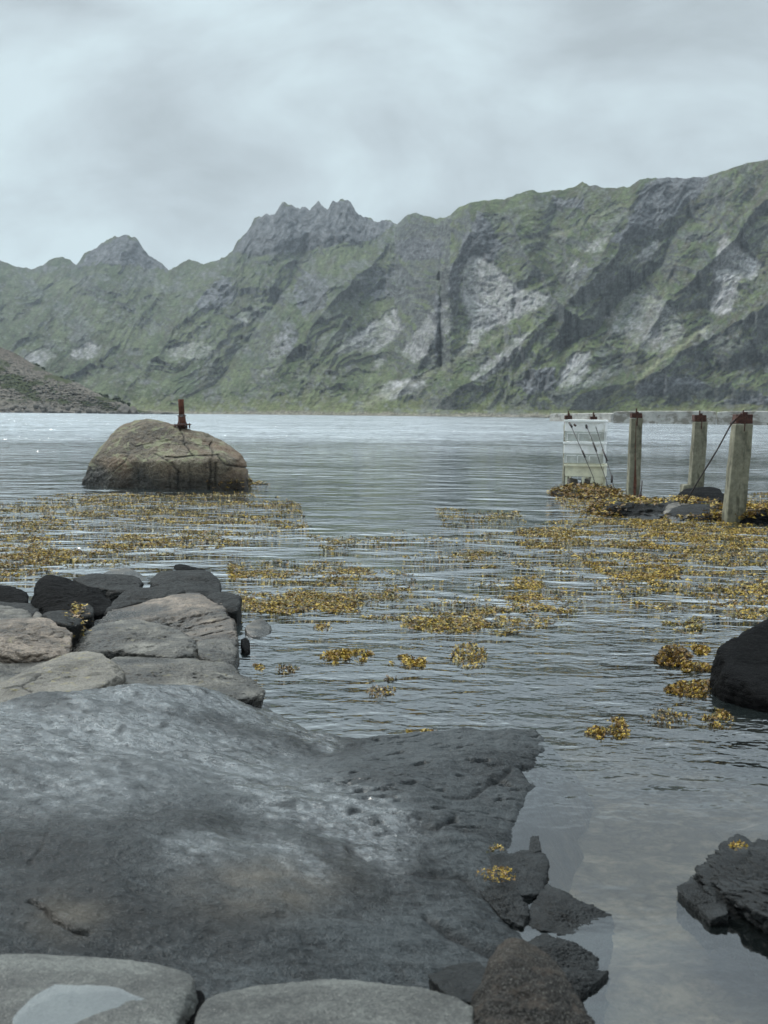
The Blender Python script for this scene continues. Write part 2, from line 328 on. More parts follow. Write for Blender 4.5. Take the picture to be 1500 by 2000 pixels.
def build_mountains():
    xs = np.arange(-300, 1800, 2.0); nr = 330
    T = np.linspace(0, 1, nr)
    ridge = np.interp(xs, [p[0] for p in SIL], [p[1] for p in SIL])
    q = np.stack([xs / 14, xs * 0, xs * 0], -1); crag = fbm(q, 4, 3, 0.6) * np.interp(xs, [0, 150, 330, 400, 450, 700, 860, 900, 1000, 1300, 1500], [2, 3, 3, 2, 4, 5, 3, 1.5, 2.0, 1.6, 1])
    ridge = ridge - crag
    shore = hz(xs) + 9.4
    PX = np.repeat(xs[None], nr, 0); TT = np.repeat(T[:, None], len(xs), 1)
    PY = shore + (ridge - shore) * TT
    sh = PX.shape; px = PX.ravel(); py = PY.ravel(); tt = TT.ravel()
    r0 = 387.0; r1 = np.interp(xs, [-300, 0, 240, 330, 600, 770, 800, 880, 1000, 1500, 1800], [1150, 1150, 1120, 1050, 980, 930, 860, 660, 640, 620, 620])
    # steepness field: cliffs advance little in distance per unit of height, ledges a lot
    wx = px + 22 * fbm(np.stack([px / 90, py / 90, px * 0], -1), 3, 21); wy = py + 22 * fbm(np.stack([px / 90, py / 90, px * 0 + 5], -1), 3, 22)
    cl = fbm(np.stack([(wx + wy * .35) / 70, (wy - wx * .2) / 34, px * 0], -1), 5, 31, 0.6)
    darkm = np.zeros_like(px); lightm = np.zeros_like(px)
    jx = px + 6 * fbm(np.stack([px / 16, py / 16, px * 0 + 9], -1), 3, 41, 0.6); jy = py + 6 * fbm(np.stack([px / 16, py / 16, px * 0 + 19], -1), 3, 42, 0.6)
    for pl, s in DARKROCK: darkm = np.maximum(darkm, s * in_poly(jx, jy, pl))
    for pl, s in LIGHTROCK: lightm = np.maximum(lightm, s * in_poly(jx, jy, pl))
    cls = fbm(np.stack([(wx + wy * .5) / 120, wy / 60, px * 0], -1), 2, 31)
    dr = np.exp(0.7 * cls - 0.5 * darkm - 0.3 * lightm).reshape(sh)
    kk = np.ones(31) / 31; dr = np.apply_along_axis(lambda r_: np.convolve(np.pad(r_, 15, 'edge'), kk, 'valid'), 1, dr)
    dr[:12] += 1.2
    dpy = np.abs(np.gradient(PY, axis=0)); R = np.cumsum(dr * dpy, 0); k2 = np.hanning(75); k2 /= k2.sum(); R = R / np.convolve(np.pad(R[-1], 37, 'edge'), k2, 'valid')
    bul = np.zeros_like(px)
    for pl, a, w in SPURS:
        d = line_dist(wx * 0.5 + px * 0.5, wy * 0.5 + py * 0.5, pl); bul += 1.15 * a * (0.55 * np.exp(-d / w) + 0.45 * np.exp(-d / (0.35 * w)))
    lean = (py - 600) * np.interp(px, [0, 600, 880, 960, 1100, 1500], [0.9, 0.8, 0.0, 0.15, 0.8, 0.7])
    streak = ridged(np.stack([(px + lean) / 22 + 0.9 * fbm(np.stack([px / 45, py / 45, px * 0], -1), 3, 50), py / 48, px * 0], -1), 5, 51, 0.62)
    rug = ridged(np.stack([(wx + lean * np.interp(px, [0, 600, 900], [.2, .4, .8]) + 30 * fbm(np.stack([px / 120, py / 80, px * 0], -1), 2, 63)) / 70, wy / 62, px * 0], -1), 6, 61, 0.56)
    env = np.sin(np.clip(tt, 0, 1) * math.pi) ** 0.35 * (0.25 + 0.75 * sstep(0, 0.15, tt))
    far = np.interp(px, [300, 800, 900], [1.8, 1.5, 1.0]) * (1 - 0.3 * (lightm > 0))
    rockish = np.clip(0.45 * cl + darkm + lightm * 0.8, 0.12, 1)
    bul = (bul + far * (13 * rug + 3.2 * streak * (0.35 + rockish) + 1.2 * fbm(np.stack([px / 8, py / 8, px * 0], -1), 3, 52))) * env
    bb = bul.reshape(sh); lim = 0.7 * (r1 - r0) * R + 1; bb = np.where(bb > 0, lim * np.tanh(bb / lim), bb)
    RR = r0 + (r1 - r0) * R - bb
    RR = np.maximum.accumulate(np.maximum(RR, r0 + 2 * TT), 0) + TT * 8
    d = rays(px, py); hd = np.hypot(d[:, 0], d[:, 1]); P = CAMP + d * (RR.ravel() / hd)[:, None]
    # steepness from geometry
    Pg = P.reshape(nr, len(xs), 3); du = np.gradient(Pg, axis=1); dv = np.gradient(Pg, axis=0); nrm = np.cross(du, dv); nrm /= np.linalg.norm(nrm, axis=2)[..., None] + 1e-9
    nz = np.abs(nrm[..., 2]).ravel()
    # colours (albedo)
    n1 = fbm(np.stack([px / 60, py / 45, px * 0], -1), 4, 71); n2 = fbm(np.stack([px / 7, py / 6, px * 0], -1), 4, 72, 0.65); n3 = fbm(np.stack([(px + py * .8) / 11, (py - px * .3) / 30, px * 0], -1), 4, 73, 0.6)
    grass = np.array([0.085, 0.120, 0.055]) ; grass2 = np.array([0.155, 0.190, 0.085]); olive = np.array([0.10, 0.105, 0.062]); heath = np.array([0.115, 0.102, 0.075])
    g = grass[None] + (grass2 - grass)[None] * np.clip(0.45 + 0.7 * n1 + 0.4 * n2, 0, 1)[:, None]
    g = g + (olive - g) * np.clip(0.25 + 0.9 * n3 + 0.3 * n2, 0, 1)[:, None]
    g = g + (heath - g) * np.clip((px - 1050) / 500, 0, 0.6)[:, None] * np.clip(0.4 + n3, 0, 1)[:, None]
    gm = g.mean(1, keepdims=True) * np.array([0.92, 1.02, 0.98]); g = g + (gm - g) * np.interp(px, [0, 700, 1000, 1500], [0.42, 0.2, 0.1, 0.15])[:, None]
    low = sstep(0.16, 0.0, tt); g = g + (np.array([0.21, 0.23, 0.10]) - g) * (low * 0.5)[:, None]
    rockd = np.array([0.072, 0.080, 0.088]); rockm = np.array([0.17, 0.18, 0.185]); rockl = np.array([0.42, 0.425, 0.425])
    rk = rockd[None] + (rockm - rockd)[None] * np.clip(0.40 + 0.6 * n2 + 0.45 * streak, 0, 1)[:, None]
    rm = sstep(0.74, 0.46, nz + 0.20 * n2 + 0.14 * n3) * 0.85
    rm = np.maximum(rm, sstep(0.25, 0.6, darkm + 0.25 * n2)); rm = np.maximum(rm, 0.55 * sstep(0.30, 0.75, cl * -1.0 + 0.5 * n2 + 0.2))
    speck = sstep(0.62, 0.95, n2 + 0.5 * n3 + 0.15)
    c = g + (rk - g) * rm[:, None]
    c = c + (rockm * 1.1 - c) * (speck * 0.35)[:, None]
    crackl = sstep(0.15, 0.75, streak + 0.3 * n2)      # dark vertical joints in the pale slabs
    sm_ = lightm.reshape(sh); kb = np.array([1, 2, 3, 2, 1]) / 9
    for ax in (0, 1): sm_ = np.apply_along_axis(lambda v_: np.convolve(np.pad(v_, 2, 'edge'), kb, 'valid'), ax, sm_)
    lf = np.clip(sm_.ravel() * (1.1 - 0.55 * crackl) + 0.2 * n2 * (lightm > 0), 0, 1)
    c = c + (rockl - c) * lf[:, None]
    dl = line_dist(jx, jy, [(1385, 640), (1352, 658), (1300, 700), (1240, 745), (1170, 790)]); c = c + (np.array([0.30, 0.32, 0.20]) - c) * (np.exp(-(dl / 3.5) ** 2) * 0.7)[:, None]
    dl = np.minimum(line_dist(jx, jy, [(1040, 470), (1110, 450), (1210, 400)]), line_dist(jx, jy, [(990, 650), (900, 700), (700, 800)])); c = c + (np.array([0.27, 0.28, 0.20]) - c) * (np.exp(-(dl / 4.5) ** 2) * 0.5)[:, None]
    sp = sstep(14, 2, np.abs(tt * 100 - 0)) * sstep(480, 560, px) * sstep(860, 760, px)
    n4 = fbm(np.stack([px / 2.8, py / 2.4, px * 0], -1), 2, 74, .7); n5 = fbm(np.stack([(px + lean * .7) / 5, py / 13, px * 0], -1), 3, 75, .6)
    c = c * np.clip(1 + 0.22 * n4 + 0.28 * n5 + 0.12 * n2, 0.45, 1.6)[:, None]
    tb = sstep(0.022, 0.010, tt + 0.006 * n2 + 0.006 * n1); c = c + (np.array([0.26, 0.24, 0.20]) * np.clip(1 + 0.8 * n4, .3, 1.6)[:, None] - c) * (tb * 0.8)[:, None]
    c = np.clip(c * np.array([.80, .77, .78]), 0.015, 0.6)
    # far side of the ridge so that it is a solid hill
    back = []; nb = 8
    for k in range(1, nb):
        rb = RR[-1] + k * 60; z = Pg[-1, :, 2] * (1 - (k / (nb - 1)) ** 1.5); dd = d.reshape(nr, len(xs), 3)[-1]; h_ = hd.reshape(sh)[-1]
        B = np.zeros((len(xs), 3)); B[:, 0] = dd[:, 0] / h_ * rb; B[:, 1] = dd[:, 1] / h_ * rb; B[:, 2] = z - (3 if k == nb - 1 else 0); back.append(B)
    foot = Pg[0].copy(); foot[:, 2] = -3; foot[:, :2] *= 0.999
    P = np.concatenate([foot, P, np.concatenate(back)]); c = np.concatenate([c[:len(xs)], c, np.tile(c.reshape(nr, len(xs), 3)[-1], (nb - 1, 1))])
    o = new_mesh('mountains', P, grid_faces(nr + nb, len(xs)), M_MOUNT, col=c); tag(o, 'steep green and grey rocky mountain range across the fjord', 'mountains', kind='structure')
build_mountains()

# ------------------------------------------------------------------ generic rock
def rock(name, pts, mat, label=None, cat='rock', group=None, n=5, p=16.0, amp=0.035, nsc=2.2, seed=0, cracks=(), cuts=None, lift=0.0, parent=None, sink=0.25, strata=0.0, sdir=(0.1, -0.3, 1), kind=None, center_y=None, freq2=0.0):
    """pts: visible corners as (px, py, Y) photo positions with their distance; the block is closed below."""
    W = np.array([atY(a, b, y * (1 - lift)) for a, b, y in pts])
    c0 = W.mean(0); low = W.copy(); zmin = W[:, 2].min(); low[:, :2] = c0[:2] + (W[:, :2] - c0[:2]) * 0.92; low[:, 2] = zmin - sink
    H = np.concatenate([W, low])
    bm = bmesh.new(); [bm.verts.new(v) for v in H]; bm.verts.ensure_lookup_table()
    bmesh.ops.convex_hull(bm, input=bm.verts[:]); bm.normal_update()
    c = (H.min(0) + H.max(0)) / 2; pl = {}
    for f in bm.faces:
        nn = np.array(f.normal[:]); 
        if np.linalg.norm(nn) < .5: continue
        hh = float(nn @ (np.array(f.verts[0].co[:]) - c))
        if hh < 0: nn, hh = -nn, -hh
        pl[tuple(np.round(nn, 1)) + (round(hh, 2),)] = (nn, max(hh, 1e-3))
    bm.free()
    Nn = np.array([v[0] for v in pl.values()]); Hh = np.array([v[1] for v in pl.values()])
    p = p * 2.6
    rk_ = np.random.RandomState(seed + 5)
    if cuts is None: cuts = 0 if mat is M_SLATE else 12
    for _ in range(cuts):
        dv = rk_.normal(size=3); dv[2] = abs(dv[2]) * 0.8; dv /= np.linalg.norm(dv); sup = ((H - c) @ dv).max(); Nn = np.concatenate([Nn, dv[None]]); Hh = np.append(Hh, sup * rk_.uniform(0.85, 0.95))
    V, Fc = ico(n); ext = (H.max(0) - H.min(0)) / 2; D = V * ext; L_ = np.linalg.norm(D, axis=1); D = D / L_[:, None]
    q = np.maximum(D @ Nn.T / Hh, 0); r = 1.0 / (np.power(q, p).sum(1)) ** (1 / p)
    P = c + D * r[:, None] * 1.025
    size = float(np.cbrt(np.prod(ext * 2)))
    s = nsc / size
    disp = amp * size * (fbm(P * s, 5, seed, 0.5) + 0.6 * (ridged(P * s * 1.7, 3, seed + 9) - 0.5))
    disp = disp + (0.0 if mat is M_SLATE else 0.42) * amp * size * (ridged(P * s * 4.2, 4, seed + 13, 0.6) - 0.5) + 0.004 * size * fbm(P * s * 20, 2, seed + 14)
    if strata:
        sd = np.array(sdir, float); sd /= np.linalg.norm(sd); hgt = (P @ sd) * s * 5 + 1.2 * fbm(P * s * 1.2, 3, seed + 5)
        fr = hgt - np.floor(hgt); disp = disp + strata * size * (np.abs(fr - 0.5) * 2) ** 3 * -1.0
    if mat is M_SLATE:
        sd = np.array((0.25, -0.22, 1.0)) if P[:, 0].mean() < 1.3 else np.array((0.30, 0.30, 1.0)); sd /= np.linalg.norm(sd); th_ = 0.055 * size + 0.006
        hh_ = (P @ sd) / th_ + 0.5 * fbm(P * s * 0.8, 2, seed + 40); fl = np.floor(hh_); fr = hh_ - fl; hs = _perm[(fl.astype(int) + seed * 7) & 255] / 255.0; h2 = _perm[(fl.astype(int) + 1 + seed * 7) & 255] / 255.0
        disp = disp + 0.10 * size * ((hs + (h2 - hs) * sstep(0.8, 1.0, fr)) - 0.6) * (1 - np.abs(D @ sd)) + 0.05 * size * fbm(np.stack([P[:, 0] * 9, P[:, 1] * 9, fl * 3.7], -1), 3, seed + 41) * (1 - np.abs(D @ sd))
    crack = np.zeros(len(P))
    if cracks:
        x, y = proj(P); front = 1.0
        for plc, w, dep in cracks:
            w = w * 0.62; dep = dep * 0.45
            dl = line_dist(x + 1.5 * fbm(P * s * 4, 2, seed + 3) * w, y, plc); k = np.exp(-(dl / w) ** 2) * (P[:, 1] < c[1] + ext[1] * 0.3)
            disp = disp - k * dep; crack = np.maximum(crack, k)
    P = P + D * disp[:, None]
    o = new_mesh(name, P, Fc, mat, parent, origin=(c[0], c[1], H[:, 2].min()) if parent is None else None, extra={'crack': crack})
    if label: tag(o, label, cat, group)
    if kind: o['kind'] = kind
    return o

# ------------------------------------------------------------------ headland at the left
def build_headland():
    S = [(-400, 520), (-150, 600), (0, 678), (30, 690), (60, 708), (85, 722), (120, 738), (150, 747), (185, 766), (210, 778), (235, 786), (262, 799), (285, 803), (345, 806), (352, 807)]
    xs = np.arange(-400, 352, 1.6); nr = 130; T = np.linspace(0, 1, nr)
    ridge = np.interp(xs, [p[0] for p in S], [p[1] for p in S]); ridge = ridge - fbm(np.stack([xs / 9, xs * 0, xs * 0], -1), 3, 5) * 1.6 * sstep(352, 300, xs)
    shore = hz(xs) + np.interp(xs, [0, 352], [10.2, 9.9]); ridge = np.minimum(ridge, shore - 0.3)
    PX = np.repeat(xs[None], nr, 0); TT = np.repeat(T[:, None], len(xs), 1); PY = shore + (ridge - shore) * TT
    px, py, tt = PX.ravel(), PY.ravel(), TT.ravel()
    rs = 3600 / (shore - hz(xs)); wid = np.clip((shore - ridge) * 1.0, 1, 220)
    RR = (rs[None] + wid[None] * TT).ravel()
    rub = ridged(np.stack([px / 9, py / 4.2, px * 0], -1), 4, 81, 0.6); n1 = fbm(np.stack([px / 40, py / 14, px * 0], -1), 4, 82); n2 = fbm(np.stack([px / 4, py / 2.5, px * 0], -1), 3, 83, 0.7)
    RR = RR - np.minimum(wid[None], 15).repeat(nr, 0).ravel() * 0.2 * (rub + 0.6 * n2) * np.sin(np.clip(tt, 0, 1) * math.pi)
    d = rays(px, py); hd = np.hypot(d[:, 0], d[:, 1]); P = CAMP + d * (RR / hd)[:, None]
    stone = np.array([0.165, 0.145, 0.12]); stone2 = np.array([0.025, 0.022, 0.018]); veg = np.array([0.042, 0.050, 0.018]); heath = np.array([0.055, 0.038, 0.027])
    c = stone2 + (stone - stone2) * np.clip(0.28 + 0.6 * rub + 0.7 * n2, 0, 1)[:, None]
    vm = sstep(-0.05, 0.35, n1 + 0.25 * n2 + 0.35 * np.exp(-((tt - 0.55) / 0.25) ** 2) - 0.15) * sstep(0.08, 0.3, tt)
    c = c + (veg - c) * vm[:, None]; top = sstep(0.7, 1.0, tt) * sstep(140, 20, px); c = c + (heath - c) * (top * 0.6)[:, None]
    wl = sstep(0.03, 0.0, tt); c = c * (1 - 0.0 * wl)[:, None]
    Pg = P.reshape(nr, len(xs), 3); foot = Pg[0].copy(); foot[:, 2] = -2
    back = Pg[-1].copy(); back[:, :2] *= 1.25; back[:, 2] = -2
    o = new_mesh('headland', np.concatenate([foot, P, back]), grid_faces(nr + 2, len(xs)), M_HEAD, col=np.concatenate([c[:len(xs)], c, c[-len(xs):]]))
    tag(o, 'low scree covered headland running down to the water at the left', 'headland', kind='structure')
    rng = random.Random(4)
    # boulders along its waterline
    big = [(228, 257, 788, 806, 'large rounded boulder at the tip of the headland'), (252, 268, 792, 806, 'smaller boulder leaning on the large one at the headland tip')]
    for x0, x1, y0, y1, lab in big:
        Y = 335; rock('shore_boulder', [(x0, y1, Y), (x0 + 2, (y0 + y1) / 2, Y), ((x0 * 2 + x1) / 3, y0, Y + 2), ((x0 + 2 * x1) / 3, y0 + 1, Y + 2), (x1, (y0 + y1) / 2 + 1, Y), (x1 + 1, y1 + 1, Y), ((x0 + x1) / 2, y1 + 1, Y - 3), ((x0 + x1) / 2, y1, Y + 5)], M_SHOREROCK, lab, 'boulder', n=4, p=8, amp=0.05, seed=int(x0), sink=0.6)
    for k in range(95):
        x = rng.uniform(-30, 345); w = rng.uniform(5, 15) * (0.5 if x > 268 else 1); hgt = w * rng.uniform(0.4, 0.75)
        yb = hz(x) + 10.2 + rng.uniform(-0.3, 0.5) - (rng.random() ** 2 * 10 if x < 200 else 0); Y = 3600 / 10.6 - rng.uniform(0, 5) + (hz(x) + 10.2 - yb) * 1.0
        yt = yb - hgt
        rock('shore_boulder', [(x - w / 2, yb, Y), (x - w * .45, yb - hgt * rng.uniform(.4, .8), Y), (x - w * .15, yt, Y + 1), (x + w * .2, yt + rng.uniform(0, hgt * .3), Y + 1), (x + w * .47, yb - hgt * .5, Y), (x + w / 2, yb, Y), (x, yb, Y - w * .06), (x, yb - 1, Y + w * .1)], M_SHOREROCK,
             'small brown boulder in the rubble along the foot of the left headland', 'boulder', 'boulders along the foot of the headland', n=2, p=7, amp=0.07, seed=k, sink=0.4)
    # bushes
    T0 = []
    bushes = [(6, 757, 9, 14, 'dark round bush at the left edge of the photo, on the headland')]
    cen = [(206, 776, 6, 6), (228, 781, 8, 8), (240, 788, 5, 5), (251, 790, 3, 4), (216, 784, 6, 4)]
    labs = ['small bush on the headland skyline, first from the left of the row', 'largest dark bush at the low end of the headland ridge', 'small bush between the largest bush and the boulder', 'tiny bush right above the tip boulder', 'flat bush below the skyline row']
    for (x, y, w, h_), lab in zip(cen, labs): bushes.append((x, y, w, h_, lab))
    for (x, y) in [(132, 742), (142, 746), (120, 739), (84, 721), (70, 713), (110, 752), (150, 765), (170, 762), (185, 768), (178, 774), (163, 774), (100, 758), (65, 750), (72, 768), (105, 775), (48, 775), (30, 765), (140, 780), (195, 772), (190, 780)]:
        bushes.append((x, y, rng.uniform(3, 7), rng.uniform(2.5, 4.5), None))
    for i, (x, y, w, h_, lab) in enumerate(bushes):
        ii = int(np.clip((x + 400) / 1.6, 0, len(xs) - 1)); t = np.clip((y + h_ * .5 - shore[ii]) / (ridge[ii] - shore[ii]), 0, 1); Y = rs[ii] + wid[ii] * t - 1.0
        c0 = atY(x, y, Y); s = Y / F; rs_ = np.random.RandomState(i)
        m = 420 if lab else 150; dd = rs_.normal(size=(m, 3)); dd /= np.linalg.norm(dd, axis=1)[:, None]; rad = rs_.uniform(0.45, 1, m) ** .5 * (1 + .3 * perlin(dd * 2.5, i))
        cc = c0 + dd * rad[:, None] * np.array([w, w, h_]) * s
        ls = 0.8 * s; a = rs_.normal(size=(m, 3)) * ls; b = rs_.normal(size=(m, 3)) * ls
        V = np.stack([cc - a, cc - b, cc + a, cc + b], 1).reshape(-1, 3); cl = np.array([0.045, 0.06, 0.022]) * rs_.uniform(0.6, 1.5, (m, 1)); cl = np.repeat(cl, 4, 0)
        o = new_mesh('bush', V, np.arange(m * 4).reshape(-1, 4), M_BUSH, col=cl, origin=tuple(c0 - np.array([0, 0, h_ * s])), smooth=False)
        tag(o, lab or 'low green bush growing among the stones of the headland slope', 'bush', 'bushes on the headland')
build_headland()

# ------------------------------------------------------------------ seabed, water
def build_water():
    t = NT('sea_water'); P = t.pos()
    sp = t.N('ShaderNodeSeparateXYZ'); t.L(P, sp.inputs[0]); X, Y = sp.outputs[0], sp.outputs[1]
    def sc(v): 
        m = t.N('ShaderNodeMapping'); t.L(P, m.inputs[0]); m.inputs['Scale'].default_value = v[:3]; m.inputs['Rotation'].default_value = (0, 0, v[3]); return m.outputs[0]
    gust = t.noise(sc((0.05, 0.14, 1, 0.1)), 1.0, 3, 0.6, 0.5)
    gs = t.map(gust, 0.38, 0.60, 0.18, 1.25)
    calm = t.map(Y, 4.3, 5.9)
    def vadd(v, o):
        n = t.N('ShaderNodeVectorMath', operation='ADD'); t.L(v, n.inputs[0]); n.inputs[1].default_value = o; return n.outputs[0]
    sx = sy = None
    # (stretch, rotation, scale, amplitude in metres, weight, detail)
    for st, ro, scl, amp, wgt, det in (((0.6, 1.0), 0.12, 0.55, 0.27, t.map(Y, 30, 90, 0.0, 1.0), 2), ((0.72, 1.0), 0.15, 1.35, 0.095, t.math('MULTIPLY', t.map(Y, 5, 11, 0.10, 1.0), t.math('ADD', gs, t.map(Y, 25, 60, 0.0, 0.9))), 2),
                                 ((0.6, 1.0), -0.35, 6.0, 0.021, t.math('MULTIPLY', t.math('ADD', t.math('MULTIPLY', calm, gs), 0.04), t.map(Y, 12, 30, 1.0, 0.6)), 3),
                                 ((0.8, 1.0), 0.6, 15.0, 0.0055, t.math('MULTIPLY', t.math('ADD', t.math('MULTIPLY', calm, gs), 0.06), t.map(Y, 10, 24, 1.0, 0.3)), 2.01)):
        h = []
        for o in ((0, 0, 0), (0.012, 0, 0), (0, 0.012, 0)):
            m = t.N('ShaderNodeMapping'); t.L(vadd(P, o), m.inputs[0]); m.inputs['Scale'].default_value = (st[0], st[1], 1); m.inputs['Rotation'].default_value = (0, 0, ro)
            h.append(t.noise(m.outputs[0], scl, det, 0.5, 0.25))
        k = t.math('MULTIPLY', wgt, -amp * 2 / 0.012)
        dx = t.math('MULTIPLY', t.math('SUBTRACT', h[1], h[0]), k); dy = t.math('MULTIPLY', t.math('SUBTRACT', h[2], h[0]), k)
        if det == 2: dy = t.math('ADD', t.math('MULTIPLY', dy, t.map(Y, 25, 70, 1.0, 0.3)), t.math('MULTIPLY', t.math('ABSOLUTE', dy), t.map(Y, 25, 70, 0.0, -0.62)))
        sx = dx if sx is None else t.math('ADD', sx, dx); sy = dy if sy is None else t.math('ADD', sy, dy)
    cb = t.N('ShaderNodeCombineXYZ'); t.L(sx, cb.inputs[0]); t.L(sy, cb.inputs[1]); cb.inputs[2].default_value = 1.0
    nm = t.N('ShaderNodeVectorMath', operation='NORMALIZE'); t.L(cb.outputs[0], nm.inputs[0]); nrm = nm.outputs[0]
    fr = t.N('ShaderNodeFresnel'); fr.inputs['IOR'].default_value = 1.58; t.L(nrm, fr.inputs['Normal']); fg = t.N('ShaderNodeFresnel'); fg.inputs['IOR'].default_value = 1.58; fm = t.map(Y, 5, 60, 0.25, 0.85); frm = t.math('ADD', t.math('MULTIPLY', fg.outputs[0], fm), t.math('MULTIPLY', fr.outputs[0], t.math('SUBTRACT', 1.0, fm)))
    gl = t.N('ShaderNodeBsdfGlossy'); gl.inputs['Roughness'].default_value = 0.03; gl.inputs['Color'].default_value = (0.97, 0.98, 1, 1); t.L(nrm, gl.inputs['Normal'])
    t.put(gl.inputs['Roughness'], t.map(Y, 40, 300, 0.03, 0.12))
    tr = t.N('ShaderNodeBsdfTransparent'); tr.inputs['Color'].default_value = (0.74, 0.76, 0.73, 1)
    df = t.N('ShaderNodeBsdfDiffuse'); df.inputs['Color'].default_value = (0.034, 0.044, 0.044, 1)
    m1 = t.N('ShaderNodeMixShader'); t.put(m1.inputs[0], t.map(Y, 4.2, 9, 0.10, 0.75)); t.L(tr.outputs[0], m1.inputs[1]); t.L(df.outputs[0], m1.inputs[2])
    m2 = t.N('ShaderNodeMixShader'); t.L(t.math('ADD', t.math('MULTIPLY', frm, 0.92), t.map(Y, 4.2, 8, 0.08, 0.14)), m2.inputs[0]); t.L(m1.outputs[0], m2.inputs[1]); t.L(gl.outputs[0], m2.inputs[2])
    t.L(m2.outputs[0], t.out.inputs[0])
    V = [(-1500, -30, 0), (1500, -30, 0), (1500, 1600, 0), (-1500, 1600, 0)]
    o = new_mesh('sea_water', V, [(0, 1, 2, 3)], t.m, smooth=False); tag(o, kind='structure')
    # seabed
    t = NT('shallow_seabed'); c = t.coord(); a = t.noise(c, 1.6, 5, 0.6, 0.6); b = t.noise(c, 9, 5, 0.7); 
    col = t.ramp(t.math('ADD', t.math('MULTIPLY', a, 0.55), t.math('MULTIPLY', b, 0.45)), [(0.36, (0.05, 0.038, 0.026)), (0.5, (0.20, 0.155, 0.11)), (0.6, (0.50, 0.39, 0.28))])
    dn = t.N('ShaderNodeVectorMath', operation='ADD'); t.L(c, dn.inputs[0]); ns = t.N('ShaderNodeTexNoise'); t.L(c, ns.inputs['Vector']); ns.inputs['Scale'].default_value = 5; ns.inputs['Detail'].default_value = 4; nsv = t.N('ShaderNodeVectorMath', operation='SCALE'); t.L(ns.outputs['Color'], nsv.inputs[0]); nsv.inputs['Scale'].default_value = 0.35; t.L(nsv.outputs[0], dn.inputs[1]); c = dn.outputs[0]
    pb = t.vor(c, 7.0, 'F1', 'Color'); col = t.mix(0.22, col, t.mix(t.map(t.vor(c, 7.0, 'DISTANCE_TO_EDGE'), 0.0, 0.09), (0.02, 0.018, 0.014), t.ramp(pb, [(0.2, (0.08, 0.065, 0.05)), (0.6, (0.25, 0.20, 0.15)), (0.9, (0.45, 0.38, 0.30))])))
    sp = t.N('ShaderNodeSeparateXYZ'); t.L(t.pos(), sp.inputs[0])
    col = t.mix(t.map(sp.outputs[2], -0.38, -0.9), col, (0.012, 0.016, 0.013))
    t.bsdf(col, 0.9, t.bump(b, 0.03))
    gx = np.linspace(-14, 14, 260); ys = np.concatenate([np.linspace(-2, 14, 180), np.linspace(14.5, 60, 50)])
    X_, Y_ = np.meshgrid(gx, ys); q = np.stack([X_.ravel(), Y_.ravel(), X_.ravel() * 0], -1)
    z = -0.24 - 0.09 * np.maximum(q[:, 1] - 4.6, 0) + 0.05 * fbm(q * 1.5, 4, 91); z = np.maximum(z, -3.5)
    o = new_mesh('seabed', np.stack([q[:, 0], q[:, 1], z], -1), grid_faces(len(ys), len(gx)), t.m); tag(o, kind='structure')
    V = [(-1510, -40, -3.6), (1510, -40, -3.6), (1510, 1610, -3.6), (-1510, 1610, -3.6)]
    o = new_mesh('deep_seabed', V, [(0, 1, 2, 3)], t.m, smooth=False); tag(o, kind='structure')
build_water()

# ------------------------------------------------------------------ the big wet slab in the foreground
CP = [(515, 1378, 0), (600, 1425, 0), (680, 1442, 0), (760, 1440, 0.0), (850, 1428, 0), (940, 1422, 0), (1040, 1428, 0), (1065, 1450, 0), (1045, 1485, 0), (1022, 1512, 0), (1035, 1535, 0), (1008, 1580, 0), (995, 1620, 0), (985, 1665, 0), (985, 1740, 0), (1015, 1820, 0), (1050, 1900, 0), (1080, 2000, 0),
      (0, 1375, .27), (100, 1352, .29), (250, 1340, .27), (400, 1350, .19), (470, 1368, .09), (0, 1500, .31), (200, 1480, .25), (400, 1480, .17), (550, 1490, .10), (650, 1490, .07), (760, 1500, .09), (850, 1480, .06), (950, 1480, .05), (1000, 1500, .02),
      (0, 1700, .27), (200, 1700, .27), (400, 1600, .21), (600, 1620, .14), (800, 1620, .085), (900, 1600, .06), (950, 1640, .03), (500, 1800, .2), (700, 1780, .13), (850, 1780, .09), (940, 1780, .04), (0, 1850, .28), (300, 1900, .2), (600, 1950, .14), (900, 1950, .06), (0, 2100, .3), (500, 2100, .2), (1000, 2100, .03),
      (-400, 1375, .35), (-400, 1700, .35), (-400, 2000, .35), (0, 1310, .02), (250, 1290, -.02), (450, 1330, -.06), (-400, 1300, 0)]
